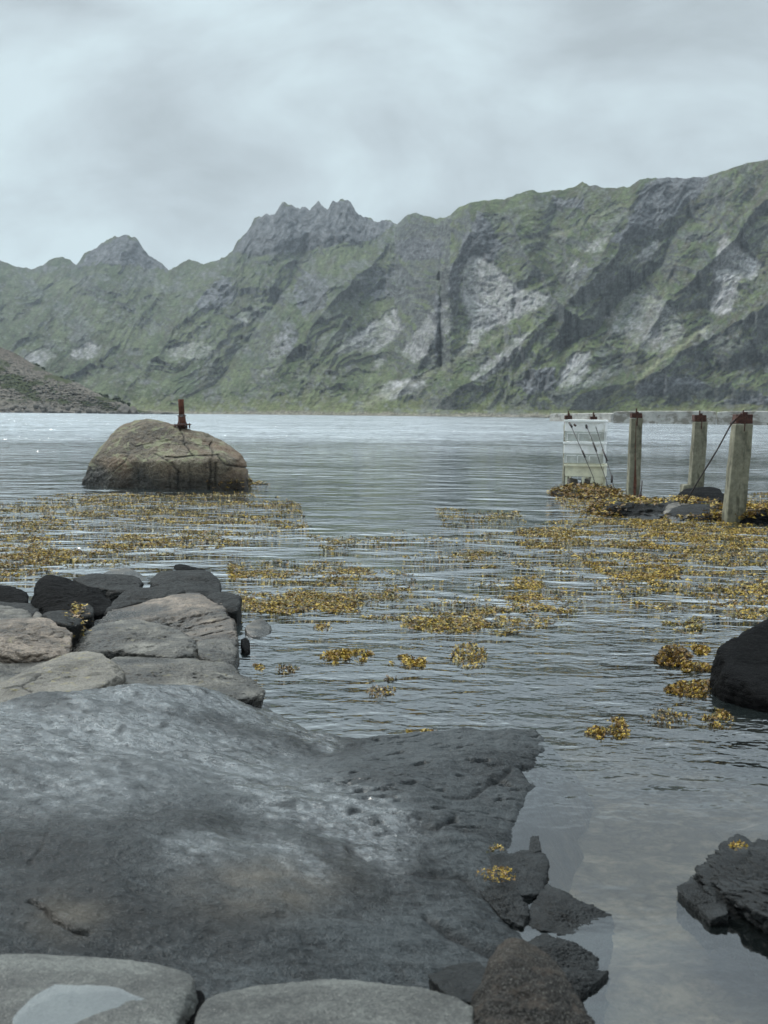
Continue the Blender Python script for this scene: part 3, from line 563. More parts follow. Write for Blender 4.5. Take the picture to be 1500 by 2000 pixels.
def build_slab():
    C = np.array([atZ(a, b, z) for a, b, z in CP]); 
    def U(a, b): r2 = ((a[:, None, :2] - b[None, :, :2]) ** 2).sum(-1); return -np.sqrt(r2 + 0.012)
    n = len(C); K = U(C, C) + 0.006 * np.eye(n); Pm = np.concatenate([np.ones((n, 1)), C[:, :2]], 1)
    A = np.block([[K, Pm], [Pm.T, np.zeros((3, 3))]]); w = np.linalg.solve(A, np.concatenate([C[:, 2], np.zeros(3)]))
    xs = np.arange(-2.6, 1.2, 0.0062); ys = np.arange(1.95, 6.9, 0.0066)
    X, Y = np.meshgrid(xs, ys); q = np.stack([X.ravel(), Y.ravel()], -1)
    z = np.zeros(len(q))
    for s in range(0, len(q), 40000):
        b = q[s:s + 40000]; z[s:s + 40000] = U(b, C) @ w[:n] + np.concatenate([np.ones((len(b), 1)), b], 1) @ w[n:]
    q3 = np.concatenate([q, np.zeros((len(q), 1))], 1)
    rim = C[:18, :2]; poly = [tuple(v) for v in rim] + [tuple(atZ(1080, 2400, 0)[:2]), (-9, 1), (-9, 8), tuple(atZ(-400, 1250, 0)[:2]), tuple(atZ(400, 1290, 0)[:2])]
    ins = in_poly(q[:, 0], q[:, 1], poly); dd = line_dist(q[:, 0], q[:, 1], [tuple(v) for v in rim] + [tuple(atZ(1080, 2400, 0)[:2])])
    z = np.where(ins, np.clip(z, np.minimum(0.22 * dd, 0.03), 0.45 * dd + 0.002), -np.minimum(0.7 * dd + 2.5 * dd ** 2, 0.8))
    B = np.array([atZ(a_, b_, z_) for a_, b_, z_ in [(-500, 1392, .33), (0, 1374, .27), (100, 1356, .28), (250, 1342, .26), (400, 1351, .18), (470, 1366, .09), (515, 1378, 0.0), (700, 1330, -.3)]])
    over = q[:, 1] - np.interp(q[:, 0], B[:, 0], B[:, 1]); z = z - np.where((over > 0) & (q[:, 0] < B[-2, 0]), 1.1 * np.maximum(over, 0), 0)
    px, py = proj(np.concatenate([q, z[:, None]], 1))
    ca, sa = math.cos(-0.5), math.sin(-0.5); rx = q3[:, 0] * ca - q3[:, 1] * sa; ry = q3[:, 0] * sa + q3[:, 1] * ca
    folia = np.stack([rx * 1.6, ry * 6.5, rx * 0], -1)
    amp = sstep(-0.25, 0.06, z) * 0.8 + 0.2
    edge = sstep(500, 900, px)                        # rougher, cleaved rock towards the right
    z = z + 0.018 * fbm(q3 * 2.4, 3, 101) * amp
    z = z + (0.0025 + 0.010 * edge) * (ridged(folia, 5, 102, 0.62) - 0.3) * amp + 0.0030 * fbm(q3 * 26, 4, 103, .6) + 0.006 * fbm(q3 * 7, 3, 109)
    pits = sstep(0.42, 0.75, fbm(np.stack([rx * 9, ry * 24, rx * 0], -1), 3, 104)) * sstep(560, 700, px) * sstep(1700, 1560, py); z = z - 0.016 * pits
    crack = pits * 0.45
    for pl, w_, d_ in [([(60, 1765), (85, 1778), (110, 1800), (140, 1817), (175, 1822)], 3.0, .03), ([(100, 1620), (85, 1650), (52, 1692)], 2, .006), ([(680, 1665), (715, 1678)], 4, .012), ([(755, 1740), (795, 1745)], 4, .010), ([(820, 1610), (850, 1620), (890, 1600)], 4, .014), ([(870, 1560), (920, 1555), (1000, 1510)], 4, .012), ([(1020, 1505), (1035, 1530)], 4, .02), ([(740, 1700), (900, 1720), (1000, 1790)], 6, .012), ([(830, 1790), (900, 1830), (985, 1870)], 8, .018)]:
        k = np.exp(-(line_dist(px + 3 * fbm(q3 * 9, 2, 7), py, pl) / w_) ** 2); z = z - d_ * k; crack = np.maximum(crack, k * 0.9)
    # smooth, brine-polished belt that carries a film of water; rough dry-ish patches elsewhere
    wv = 12 * fbm(q3 * 4, 3, 105)
    belt = np.exp(-(line_dist(px, py + wv, [(0, 1420), (60, 1440), (300, 1435), (430, 1480), (520, 1520), (640, 1590), (760, 1640)]) / 55) ** 2)
    belt = np.maximum(belt, np.exp(-(line_dist(px, py + wv, [(150, 1365), (260, 1352), (420, 1362), (540, 1400), (640, 1450)]) / 22) ** 2))
    belt = np.maximum(belt, 0.55 * np.exp(-(line_dist(px, py + wv, [(350, 1665), (520, 1650), (620, 1700)]) / 30) ** 2))
    belt = np.maximum(belt, 0.6 * np.exp(-((px - 150) / 200) ** 2 - ((py - 1530) / 60) ** 2)); belt = np.clip(belt * 1.4 * (0.9 + 0.9 * fbm(q3 * 14, 4, 106, .65)) , 0, 1)
    tan = np.maximum(0.8 * np.exp(-((px - 520) / 130) ** 2 - ((py - 1735) / 50) ** 2), 0.6 * np.exp(-((px - 140) / 70) ** 2 - ((py - 1790) / 45) ** 2)) * np.clip(1 + fbm(q3 * 8, 3, 107), 0, 1.5)
    t = NT('wet_slab_rock'); c = t.coord(); cs = t.coord(scale=(2.4, 4.2, 3), rot=(0, 0, 0.5))
    a = t.noise(c, 1.5, 4, 0.6, 0.6); b = t.noise(cs, 5, 6, 0.68, 0.6); f = t.noise(c, 60, 4, 0.7)
    v = t.math('ADD', t.math('MULTIPLY', a, 0.5), t.math('ADD', t.math('MULTIPLY', b, 0.24), t.math('MULTIPLY', f, 0.30)))
    col = t.ramp(v, [(0.42, (0.005, 0.006, 0.0065)), (0.5, (0.018, 0.0205, 0.022)), (0.58, (0.048, 0.054, 0.057))])
    col = t.mix(t.math('MULTIPLY', t.attr('tan', 'Fac'), 0.6), col, (0.13, 0.11, 0.085))
    spk = t.noise(c, 150, 2, 0.6); col = t.mix(t.math('MULTIPLY', t.map(spk, 0.60, 0.68), 0.2), col, (0.25, 0.26, 0.26))
    spz = t.N('ShaderNodeSeparateXYZ'); t.L(t.pos(), spz.inputs[0]); sil = t.math('MULTIPLY', t.map(t.math('ADD', spz.outputs[2], t.math('MULTIPLY', t.math('SUBTRACT', a, 0.5), 0.35)), -0.04, -0.17), 0.9)
    sb = t.noise(c, 9, 5, 0.7); col = t.mix(sil, col, t.ramp(t.math('ADD', t.math('MULTIPLY', a, 0.55), t.math('MULTIPLY', sb, 0.45)), [(0.36, (0.05, 0.038, 0.026)), (0.5, (0.16, 0.125, 0.09)), (0.6, (0.36, 0.285, 0.21))]))
    salt = t.math('MULTIPLY', t.attr('belt', 'Fac'), t.math('MULTIPLY', t.map(t.noise(c, 20, 6, 0.75, 0.4), 0.28, 0.56), t.map(t.noise(cs, 34, 4, 0.7), 0.30, 0.52)), clamp=True)
    col = t.mix(t.math('MULTIPLY', t.attr('crack', 'Fac'), 0.8, clamp=True), col, (0.006, 0.006, 0.006))
    r = t.map(a, 0.35, 0.65, 0.22, 0.48); r = t.mix(salt, r, (0.12, 0.12, 0.12)) if False else t.math('SUBTRACT', r, t.math('MULTIPLY', salt, 0.22))
    h = t.math('ADD', t.math('MULTIPLY', b, 0.8), t.math('MULTIPLY', f, 0.42))
    t.bsdf(col, r, t.bump(spk, 0.003, 0.8, t.bump(h, 0.020, t.math('SUBTRACT', 1.0, t.math('MULTIPLY', salt, 0.2)))), spec=t.math('ADD', 0.21, t.math('MULTIPLY', salt, 0.7)), Coat_Weight=t.math('MULTIPLY', salt, 1.0), Coat_Roughness=0.16, Coat_IOR=1.65)
    V = np.concatenate([q, z[:, None]], 1)
    nr, nc = len(ys), len(xs); Fc = grid_faces(nr, nc); zf = z[Fc].max(1); Fc = Fc[zf > -0.42]
    use = np.unique(Fc); mp = -np.ones(len(V), int); mp[use] = np.arange(len(use))
    o = new_mesh('rock_slab', V[use], mp[Fc], t.m, extra={'belt': belt[use], 'tan': tan[use], 'crack': crack[use]}); tag(o, 'broad dark wet bedrock slab sloping into the water in the foreground', 'bedrock slab')
build_slab()

# ------------------------------------------------------------------ rocks
rock('boulder', [(157, 938, 24), (176, 905, 24), (196, 870, 24.2), (216, 848, 24.5), (240, 829, 24.8), (268, 819, 25), (300, 821, 25), (335, 829, 24.7), (372, 836, 24.5), (402, 845, 24.3), (432, 860, 24.2), (456, 884, 23.9), (478, 893, 23.6), (485, 912, 23.5), (485, 953, 23.3), (330, 958, 22.9), (200, 950, 23.5), (200, 942, 26), (470, 935, 26), (300, 900, 22.95), (440, 900, 23.0), (230, 900, 23.4), (330, 840, 24.0), (400, 865, 23.6)],
     M_ERR, 'large weathered brown boulder standing in the water with an iron post on top', 'boulder', n=7, p=14, amp=0.024, nsc=2.4, seed=3, sink=0.4, cuts=0,
     cracks=[([(342, 830), (358, 850), (362, 868), (372, 885), (380, 892)], 2.2, .07), ([(322, 892), (345, 894), (380, 890), (412, 890), (425, 888)], 2.2, .10), ([(413, 865), (414, 890), (413, 920), (410, 955)], 2.6, .14), ([(425, 888), (440, 908), (484, 914)], 2.4, .10), ([(330, 920), (333, 960)], 1.8, .06), ([(348, 918), (347, 960)], 2.0, .07), ([(370, 905), (373, 950)], 1.6, .05), ([(424, 905), (420, 955)], 2.6, .12), ([(380, 868), (412, 872)], 1.4, .04), ([(255, 865), (262, 872), (280, 868)], 1.8, .05), ([(240, 885), (252, 886), (246, 900), (222, 922)], 1.6, .04), ([(298, 850), (312, 857), (328, 852)], 2.0, .05), ([(268, 918), (272, 945)], 1.6, .04), ([(300, 885), (335, 905), (352, 925)], 2.0, .05)])
rk = rock
L = 'left shore rock pile'
# left pile, back to front
rk('rock', [(-60, 1150, 9.6), (0, 1150, 9.6), (35, 1152, 9.6), (55, 1158, 9.5), (55, 1180, 9.2), (0, 1190, 9.2), (-60, 1195, 9.2), (20, 1140, 9.9)], M_BLACK, 'low black rock at the left edge behind the pile', seed=21)
rk('rock', [(195, 1123, 10.9), (235, 1107, 11.2), (262, 1110, 11.2), (290, 1127, 10.9), (285, 1140, 10.6), (210, 1132, 10.6), (240, 1145, 10.4)], M_STONE, 'pale rounded rock at the back of the pile behind the flat black rocks', seed=22)
rk('rock', [(338, 1102, 11.6), (352, 1099, 11.7), (395, 1110, 11.5), (410, 1118, 11.2), (345, 1114, 11.3), (390, 1125, 11.1)], M_BLACK, 'small dark rock farthest out at the back of the pile', seed=23, n=4)
rk('rock', [(288, 1140, 10.0), (300, 1125, 10.4), (322, 1112, 10.8), (360, 1115, 10.8), (400, 1112, 10.8), (420, 1125, 10.5), (432, 1150, 9.9), (425, 1165, 9.5), (380, 1165, 9.4), (310, 1145, 9.7), (370, 1140, 9.8)], M_DARK, 'broad smooth dark rock at the back right of the pile', seed=24, n=6, strata=0.006)
rk('rock', [(142, 1130, 9.8), (190, 1119, 10.2), (232, 1118, 10.4), (262, 1122, 10.3), (278, 1138, 9.9), (265, 1150, 9.5), (240, 1158, 9.3), (180, 1150, 9.4), (200, 1132, 9.8)], M_DARK, 'flat dark rock resting behind the tall black rock', seed=25, n=6, strata=0.006)
rk('rock', [(56, 1180, 8.9), (62, 1150, 9.1), (72, 1125, 9.3), (90, 1116, 9.4), (108, 1118, 9.4), (130, 1134, 9.3), (170, 1142, 9.3), (215, 1165, 8.9), (228, 1180, 8.7), (225, 1195, 8.5), (150, 1200, 8.4), (75, 1192, 8.5), (110, 1160, 8.7)], M_BLACK, 'tall humped black rock standing highest in the left pile', seed=26, n=6, p=9, amp=0.03)
rk('rock', [(205, 1190, 8.6), (240, 1180, 8.9), (232, 1158, 9.1), (262, 1145, 9.3), (350, 1141, 9.4), (372, 1150, 9.2), (350, 1160, 9.0), (270, 1175, 8.7), (200, 1200, 8.4)], M_DARK, 'thin wet rock ledge lying behind the large ridged slab', seed=27, n=6, strata=0.01)
rk('rock', [(400, 1165, 8.9), (415, 1157, 9.1), (450, 1155, 9.1), (470, 1165, 8.9), (470, 1180, 8.6), (462, 1198, 8.4), (440, 1190, 8.4), (420, 1175, 8.6)], M_DARK, 'rounded dark rock at the right tip behind the ridged slab', seed=28)
rk('rock', [(-60, 1178, 8.3), (20, 1172, 8.5), (60, 1178, 8.4), (75, 1190, 8.1), (60, 1210, 7.8), (0, 1215, 7.7), (-60, 1215, 7.7)], M_DARK, 'dark grey rock at the left edge below the black rocks', seed=29)
rk('rock', [(-40, 1185, 7.9), (20, 1180, 8.0), (50, 1190, 7.8), (62, 1204, 7.6), (40, 1215, 7.4), (-40, 1215, 7.4)], M_GREY, 'grey lichened rock at the left edge above the brown block', seed=30)
rk('rock', [(62, 1200, 7.9), (70, 1190, 8.1), (82, 1197, 8.0), (85, 1208, 7.7), (66, 1208, 7.7)], M_STONE, 'small pointed pale stone wedged among dark rocks', cat='stone', seed=31, n=4)
rk('rock', [(80, 1200, 7.9), (92, 1192, 8.1), (130, 1192, 8.1), (150, 1200, 7.9), (165, 1216, 7.5), (140, 1224, 7.3), (100, 1212, 7.4)], M_DARK, 'low dark rock with seaweed between the black hump and the brown block', seed=32)
rk('rock', [(142, 1190, 8.2), (150, 1178, 8.4), (170, 1176, 8.4), (184, 1188, 8.2), (180, 1202, 7.9), (150, 1202, 7.9)], M_DARK, 'small round rock topped with seaweed in the middle of the pile', seed=33)
rk('rock', [(135, 1235, 7.9), (180, 1205, 8.3), (240, 1185, 8.7), (300, 1162, 9.0), (380, 1157, 9.1), (420, 1165, 8.9), (455, 1180, 8.6), (462, 1210, 8.0), (475, 1250, 7.4), (478, 1300, 7.05), (400, 1290, 7.1), (200, 1260, 7.5), (440, 1188, 8.4), (400, 1230, 7.7)], M_BROWN, 'large ridged brown slab tilting across the middle of the left pile', seed=34, n=7, p=22, amp=0.022, nsc=3.2, strata=0.03, sdir=(0.30, -0.55, 1), cracks=[([(300, 1225), (370, 1208), (440, 1195)], 2, .02), ([(240, 1183), (300, 1172), (380, 1166)], 3, .03)])
rk('rock', [(135, 1290, 7.0), (140, 1240, 7.6), (180, 1215, 7.9), (250, 1206, 8.0), (320, 1216, 7.8), (350, 1240, 7.4), (390, 1252, 7.2), (395, 1282, 6.85), (280, 1282, 6.85), (200, 1275, 6.9), (250, 1235, 7.35)], M_GREY, 'large rounded grey rock in front of the ridged brown slab', seed=35, n=7, p=10, amp=0.03, nsc=3, strata=0.008, sdir=(-.2, -.3, 1))
rk('rock', [(385, 1255, 7.2), (395, 1249, 7.35), (450, 1250, 7.35), (463, 1262, 7.1), (460, 1285, 6.9), (450, 1305, 6.75), (420, 1295, 6.75), (390, 1282, 6.8)], M_GREY, 'squarish grey block at the right end of the rounded grey rock', seed=36, n=6, p=16)
rk('rock', [(470, 1245, 7.8), (476, 1240, 7.9), (487, 1248, 7.8), (489, 1268, 7.5), (480, 1272, 7.4), (472, 1262, 7.5)], M_BLACK, 'small black rock at the waterline right of the brown slab', seed=37, n=4)
rk('rock', [(479, 1225, 8.2), (490, 1215, 8.35), (512, 1206, 8.5), (522, 1210, 8.45), (530, 1218, 8.35), (526, 1236, 8.15), (518, 1247, 8.0), (484, 1246, 8.0), (505, 1232, 8.1)], M_STONE, 'lone angular stone standing in the water right of the pile', cat='stone', seed=38, n=5, p=24, amp=0.02)
rk('rock', [(-60, 1215, 7.4), (20, 1203, 7.6), (75, 1204, 7.6), (105, 1213, 7.4), (132, 1228, 7.2), (138, 1240, 7.0), (134, 1275, 6.7), (90, 1285, 6.6), (-60, 1295, 6.5), (90, 1228, 7.0), (0, 1262, 6.6)], M_BROWN, 'brown block with a sharp upper edge at the left edge', seed=39, n=7, p=24, amp=0.02, nsc=3, strata=0.018, sdir=(.2, -.2, 1))
rk('rock', [(-60, 1310, 6.3), (0, 1294, 6.6), (50, 1284, 6.8), (110, 1280, 6.9), (120, 1300, 6.5), (40, 1340, 6.0), (-60, 1350, 5.9)], M_GREY, 'smooth grey rock under the brown block at the left edge', seed=40, n=6, p=10)
rk('rock', [(205, 1282, 6.9), (300, 1283, 6.95), (420, 1289, 6.9), (450, 1300, 6.7), (512, 1345, 6.15), (514, 1358, 6.0), (500, 1376, 5.85), (440, 1358, 5.9), (380, 1345, 5.95), (240, 1345, 5.9), (410, 1310, 6.3), (250, 1310, 6.3), (200, 1330, 6.1)], M_GREY, 'long grey rock with a pale flat top pointing at the water', seed=41, n=7, p=24, amp=0.024, nsc=3.2, strata=0.018, sdir=(-.1, -.35, 1), cracks=[([(240, 1338), (350, 1350), (400, 1358)], 3, .03)])
rk('rock', [(-60, 1385, 5.45), (0, 1345, 5.9), (35, 1315, 6.25), (100, 1290, 6.55), (160, 1265, 6.65), (185, 1263, 6.65), (205, 1280, 6.5), (240, 1300, 6.25), (238, 1325, 5.85), (200, 1340, 5.7), (160, 1352, 5.6), (75, 1368, 5.5), (0, 1378, 5.45), (190, 1320, 5.95)], M_PALE, 'pale buff angular rock resting on the wet slab at the left', seed=42, n=7, p=24, amp=0.022, nsc=3.2, strata=0.008, cracks=[([(5, 1344), (40, 1340), (80, 1320)], 2.5, .03), ([(40, 1342), (60, 1352)], 2.5, .02), ([(165, 1275), (172, 1290), (178, 1302)], 1.5, .01), ([(150, 1282), (160, 1275)], 4, .03)])

# right hand side
rk('boulder', [(1378, 1270, 6.6), (1400, 1250, 6.8), (1440, 1230, 7.0), (1500, 1203, 7.3), (1620, 1160, 7.6), (1720, 1200, 7.5), (1750, 1330, 6.6), (1700, 1420, 5.9), (1600, 1405, 5.9), (1500, 1375, 6.1), (1450, 1355, 6.2), (1400, 1322, 6.35), (1380, 1295, 6.5)], M_BLACK, 'big black boulder at the right edge overhanging dark water', 'boulder', seed=51, n=7, p=12, amp=0.02, nsc=3, sink=0.05, cracks=[([(1420, 1245), (1460, 1240), (1510, 1228)], 3, .025), ([(1400, 1280), (1430, 1278), (1470, 1250)], 2.5, .012)])
rk('rock', [(1360, 1700, 4.0), (1395, 1665, 4.15), (1450, 1637, 4.25), (1500, 1640, 4.2), (1650, 1650, 4.15), (1700, 1800, 3.6), (1600, 1820, 3.5), (1500, 1788, 3.6), (1430, 1755, 3.75), (1380, 1718, 3.9), (1395, 1690, 4.0)], M_SLATE, 'layered dark slab rising from the calm water at the right edge', seed=52, lift=0.045, n=7, p=26, amp=0.016, nsc=4, strata=0.03, sdir=(0.5, 0.35, 1), sink=0.2)
rk('rock', [(1320, 1735, 3.86), (1350, 1712, 3.95), (1365, 1720, 3.9), (1420, 1765, 3.7), (1422, 1783, 3.62), (1388, 1796, 3.6), (1355, 1765, 3.72), (1325, 1742, 3.83)], M_SLATE, 'small jagged wedge of rock beside the layered slab at the right', seed=53, lift=0.028, n=6, p=26, amp=0.03, nsc=5, strata=0.03, sdir=(0.6, 0.2, 1), sink=0.1)

# broken plates along the right side of the slab
rk('rock', [(930, 1690, 4.05), (960, 1668, 4.13), (1040, 1655, 4.19), (1062, 1668, 4.14), (1070, 1690, 4.04), (1058, 1745, 3.84), (1010, 1748, 3.80), (960, 1722, 3.9)], M_SLATE, 'flat grey plate of rock broken off the wet slab, farthest of the broken plates', seed=61, lift=0.032, n=6, p=30, amp=0.014, nsc=5, strata=0.02, sink=0.1)
rk('rock', [(1033, 1662, 4.16), (1036, 1634, 4.29), (1052, 1632, 4.30), (1058, 1660, 4.17), (1045, 1665, 4.14)], M_SLATE, 'narrow sliver of rock barely above the water beside the flat plate', cat='rock', seed=62, lift=0.032, n=5, p=30, amp=0.03, strata=0.02, sink=0.1)
rk('rock', [(925, 1722, 3.88), (950, 1712, 3.92), (1000, 1722, 3.90), (1032, 1772, 3.72), (1035, 1785, 3.66), (1022, 1812, 3.58), (980, 1790, 3.62), (945, 1752, 3.75)], M_SLATE, 'dark cleaved block wedged between the slab and the broken plates', seed=63, lift=0.032, n=6, p=24, amp=0.03, nsc=5, strata=0.03, sdir=(0.6, 0.5, 1), sink=0.15)
rk('rock', [(1028, 1806, 3.62), (1045, 1765, 3.76), (1072, 1730, 3.88), (1120, 1752, 3.82), (1185, 1782, 3.72), (1196, 1800, 3.66), (1188, 1835, 3.56), (1150, 1842, 3.52), (1100, 1826, 3.55), (1050, 1815, 3.57)], M_SLATE, 'largest broken plate with a sharp right corner dipping in the calm water', seed=64, lift=0.032, n=6, p=28, amp=0.018, nsc=5, strata=0.03, sdir=(-0.4, 0.9, 1), sink=0.1)
rk('rock', [(1022, 1838, 3.48), (1060, 1820, 3.52), (1120, 1838, 3.47), (1165, 1868, 3.40), (1172, 1890, 3.33), (1150, 1902, 3.29), (1100, 1888, 3.30), (1050, 1868, 3.35)], M_SLATE, 'middle broken plate stepping down below the largest plate', seed=65, lift=0.032, n=6, p=28, amp=0.022, nsc=5, strata=0.035, sdir=(-0.4, 0.9, 1), sink=0.15)
rk('rock', [(1055, 1895, 3.26), (1090, 1888, 3.28), (1150, 1905, 3.25), (1190, 1898, 3.28), (1170, 1915, 3.22), (1135, 1945, 3.14), (1085, 1935, 3.14)], M_SLATE, 'nearest low broken plate behind the brown stone', seed=66, lift=0.032, n=6, p=28, amp=0.03, nsc=5, strata=0.035, sdir=(-0.4, 0.9, 1), sink=0.15)

# foreground stones
rk('rock', [(-150, 1865, 2.62), (0, 1857, 2.66), (150, 1858, 2.68), (280, 1872, 2.62), (360, 1895, 2.53), (398, 1922, 2.42), (345, 1945, 2.36), (295, 1978, 2.26), (280, 2080, 2.05), (-150, 2150, 1.95)], M_FORE, 'flat pale grey stone holding a puddle in the bottom left corner', 'stone', seed=71, n=7, p=16, amp=0.009, nsc=3, sink=0.12)
rk('rock', [(385, 1985, 2.25), (400, 1950, 2.35), (440, 1922, 2.45), (520, 1910, 2.5), (700, 1903, 2.52), (800, 1912, 2.48), (860, 1935, 2.4), (915, 1962, 2.32), (930, 1995, 2.22), (930, 2100, 2.0), (380, 2120, 1.98)], M_FORE, 'long pale grey stone along the bottom edge', 'stone', seed=72, n=7, p=12, amp=0.012, nsc=4, sink=0.12)
rk('rock', [(905, 2010, 2.3), (925, 1958, 2.42), (950, 1895, 2.52), (968, 1848, 2.58), (995, 1822, 2.6), (1012, 1822, 2.6), (1032, 1836, 2.58), (1078, 1868, 2.52), (1092, 1900, 2.46), (1118, 1928, 2.4), (1142, 1962, 2.34), (1165, 2010, 2.24), (1180, 2100, 2.05), (900, 2120, 2.0), (1000, 1900, 2.36), (1000, 1980, 2.2)], M_FBROWN, 'dark pointed stone with a brown crest at the bottom edge', 'stone', seed=73, n=7, p=14, amp=0.03, nsc=3.5, cuts=3, sink=0.1)
rk('rock', [(270, 2010, 2.3), (300, 1950, 2.45), (360, 1930, 2.5), (400, 1935, 2.5), (395, 2000, 2.3), (380, 2060, 2.2)], M_BLACK, 'black rock in the gap between the two pale bottom stones', seed=74, n=5, sink=0.1)
rk('rock', [(835, 1905, 2.75), (870, 1882, 2.82), (930, 1878, 2.82), (960, 1900, 2.75), (950, 1960, 2.6), (880, 1950, 2.6)], M_SLATE, 'low dark rock just left behind the pointed brown stone', seed=75, n=6, amp=0.03, sink=0.1)
def puddle():
    t = NT('puddle_water'); gl = t.N('ShaderNodeBsdfGlossy'); gl.inputs['Roughness'].default_value = 0.02; tr = t.N('ShaderNodeBsdfTransparent'); tr.inputs['Color'].default_value = (0.85, 0.87, 0.87, 1); fr = t.N('ShaderNodeFresnel'); fr.inputs['IOR'].default_value = 1.4; m2 = t.N('ShaderNodeMixShader'); t.L(t.math('ADD', fr.outputs[0], 0.2), m2.inputs[0]); t.L(tr.outputs[0], m2.inputs[1]); t.L(gl.outputs[0], m2.inputs[2]); t.L(m2.outputs[0], t.out.inputs[0])
    # lies in the hollow of the flat stone; found by the stone's own top height
    V, Fc = ico(5); out = [(30, 1990), (60, 1955), (110, 1925), (170, 1922), (235, 1935), (280, 1952), (290, 1975), (280, 2010), (220, 2070), (100, 2090), (40, 2040)]
    st = [o for o in bpy.data.objects if o.get('label', '').startswith('flat pale grey stone')][0]
    co = np.empty(len(st.data.vertices) * 3, np.float32); st.data.vertices.foreach_get('co', co); co = co.reshape(-1, 3) + np.array(st.location)
    x, y = proj(co); m = in_poly(x, y, out) & (co[:, 2] > co[:, 2].mean()); z = np.percentile(co[m, 2], 72)
    P = [atZ(a, b, z) for a, b in out]; c = np.mean(P, 0)
    ring = []
    for k in range(len(P)):
        for s in range(6):
            f = s / 6; p_ = np.array(P[k]) * (1 - f) + np.array(P[(k + 1) % len(P)]) * f; ring.append(c + (p_ - c) * (1.05 + 0.10 * float(perlin(np.array([p_ * 14]))[0])))
    ring = np.array(ring); n = len(ring)
    Vv = np.concatenate([ring, [c]]); Ff = [((k + 1) % n, k, n) for k in range(n)]
    o = new_mesh('puddle', Vv, Ff, t.m, smooth=False); tag(o, 'still puddle in the hollow of the flat stone, bottom left', 'puddle')
puddle()

# islet on the right
I = 'rocks of the seaweed covered islet'
rk('rock', [(1078, 958, 22.6), (1110, 950, 23.6), (1170, 947, 24.2), (1200, 955, 23.4), (1205, 970, 22.2), (1150, 974, 21.6), (1095, 970, 21.8)], M_DARK, 'low rock mound carrying the white crates, draped in seaweed', seed=81, n=5, amp=0.05, sink=0.3)
rk('rock', [(1152, 998, 18.6), (1165, 984, 19.0), (1200, 977, 19.4), (1240, 974, 20.8), (1290, 978, 20.4), (1305, 985, 18.6), (1303, 1012, 17.8), (1230, 1012, 17.8), (1165, 1010, 17.9), (1200, 984, 18.1), (1270, 984, 18.1)], M_DARK, 'dark islet rock around the foot of the rust streaked post', seed=82, n=6, amp=0.05, sink=0.3, strata=0.02)
rk('rock', [(1285, 1010, 17.9), (1290, 985, 18.6), (1320, 974, 19.2), (1335, 972, 20.2), (1370, 978, 19.6), (1425, 985, 18.8), (1430, 1016, 17.3), (1350, 1018, 17.2), (1295, 1016, 17.4), (1330, 990, 17.9), (1390, 990, 17.8)], M_DARK, 'grey rounded islet rock where the long rod ends', seed=83, n=6, amp=0.03, sink=0.3)
rk('rock', [(1318, 968, 21.0), (1340, 952, 21.8), (1375, 947, 22.0), (1405, 955, 21.6), (1418, 970, 20.8), (1416, 992, 19.4), (1380, 990, 19.6), (1330, 978, 20.4)], M_BLACK, 'black humped rock between the back post and the nearest post', seed=84, n=6, amp=0.03, sink=0.3)
rk('rock', [(1400, 1015, 17.6), (1440, 990, 18.2), (1500, 983, 18.6), (1600, 983, 18.6), (1600, 1030, 16.8), (1500, 1030, 16.7), (1440, 1028, 16.9), (1480, 1003, 16.9), (1580, 1000, 16.9)], M_BLACK, 'low dark rock with seaweed at the right edge beside the nearest post', seed=85, n=6, amp=0.04, sink=0.3)
rk('rock', [(1180, 1003, 18.4), (1195, 985, 19.2), (1215, 982, 19.3), (1228, 995, 18.8), (1225, 1012, 17.7), (1190, 1010, 17.8)], M_BLACK, 'small black stone on the front of the islet', seed=86, n=5, amp=0.05)
rk('rock', [(1240, 1010, 17.9), (1250, 990, 18.6), (1285, 985, 18.8), (1300, 1000, 18.0), (1285, 1016, 17.3), (1255, 1016, 17.3)], M_SLATE, 'smooth grey stone on the front of the islet below the stub', seed=87, n=5)
rk('rock', [(1296, 1012, 17.6), (1300, 988, 18.2), (1322, 976, 18.6), (1345, 982, 18.4), (1352, 1000, 17.9), (1345, 1016, 17.3), (1310, 1016, 17.3)], M_STONE, 'rounded grey stone at the lower end of the long bent rod', seed=93, n=5)
rk('rock', [(1352, 1014, 17.5), (1358, 996, 18.0), (1385, 990, 18.2), (1408, 1000, 17.9), (1410, 1016, 17.3), (1375, 1019, 17.1)], M_BLACK, 'black wet stone between the rod end and the nearest post', seed=94, n=5)
rk('rock', [(1195, 1010, 17.9), (1205, 992, 18.4), (1232, 988, 18.5), (1244, 1000, 18.1), (1240, 1014, 17.6)], M_STONE, 'small grey stone at the left front corner of the islet', seed=95, n=5)
rk('rock', [(152, 980, 19.8), (165, 976, 20.2), (190, 975, 20.3), (196, 981, 19.7), (180, 985, 19.3), (160, 985, 19.3)], M_DARK, 'tiny weed topped rock awash in front of the big boulder', seed=88, n=4)
rk('rock', [(486, 944, 25.0), (500, 941, 25.4), (520, 945, 25), (518, 949, 24.4), (490, 949, 24.4)], M_DARK, 'tiny rock awash right of the big boulder', seed=89, n=4)

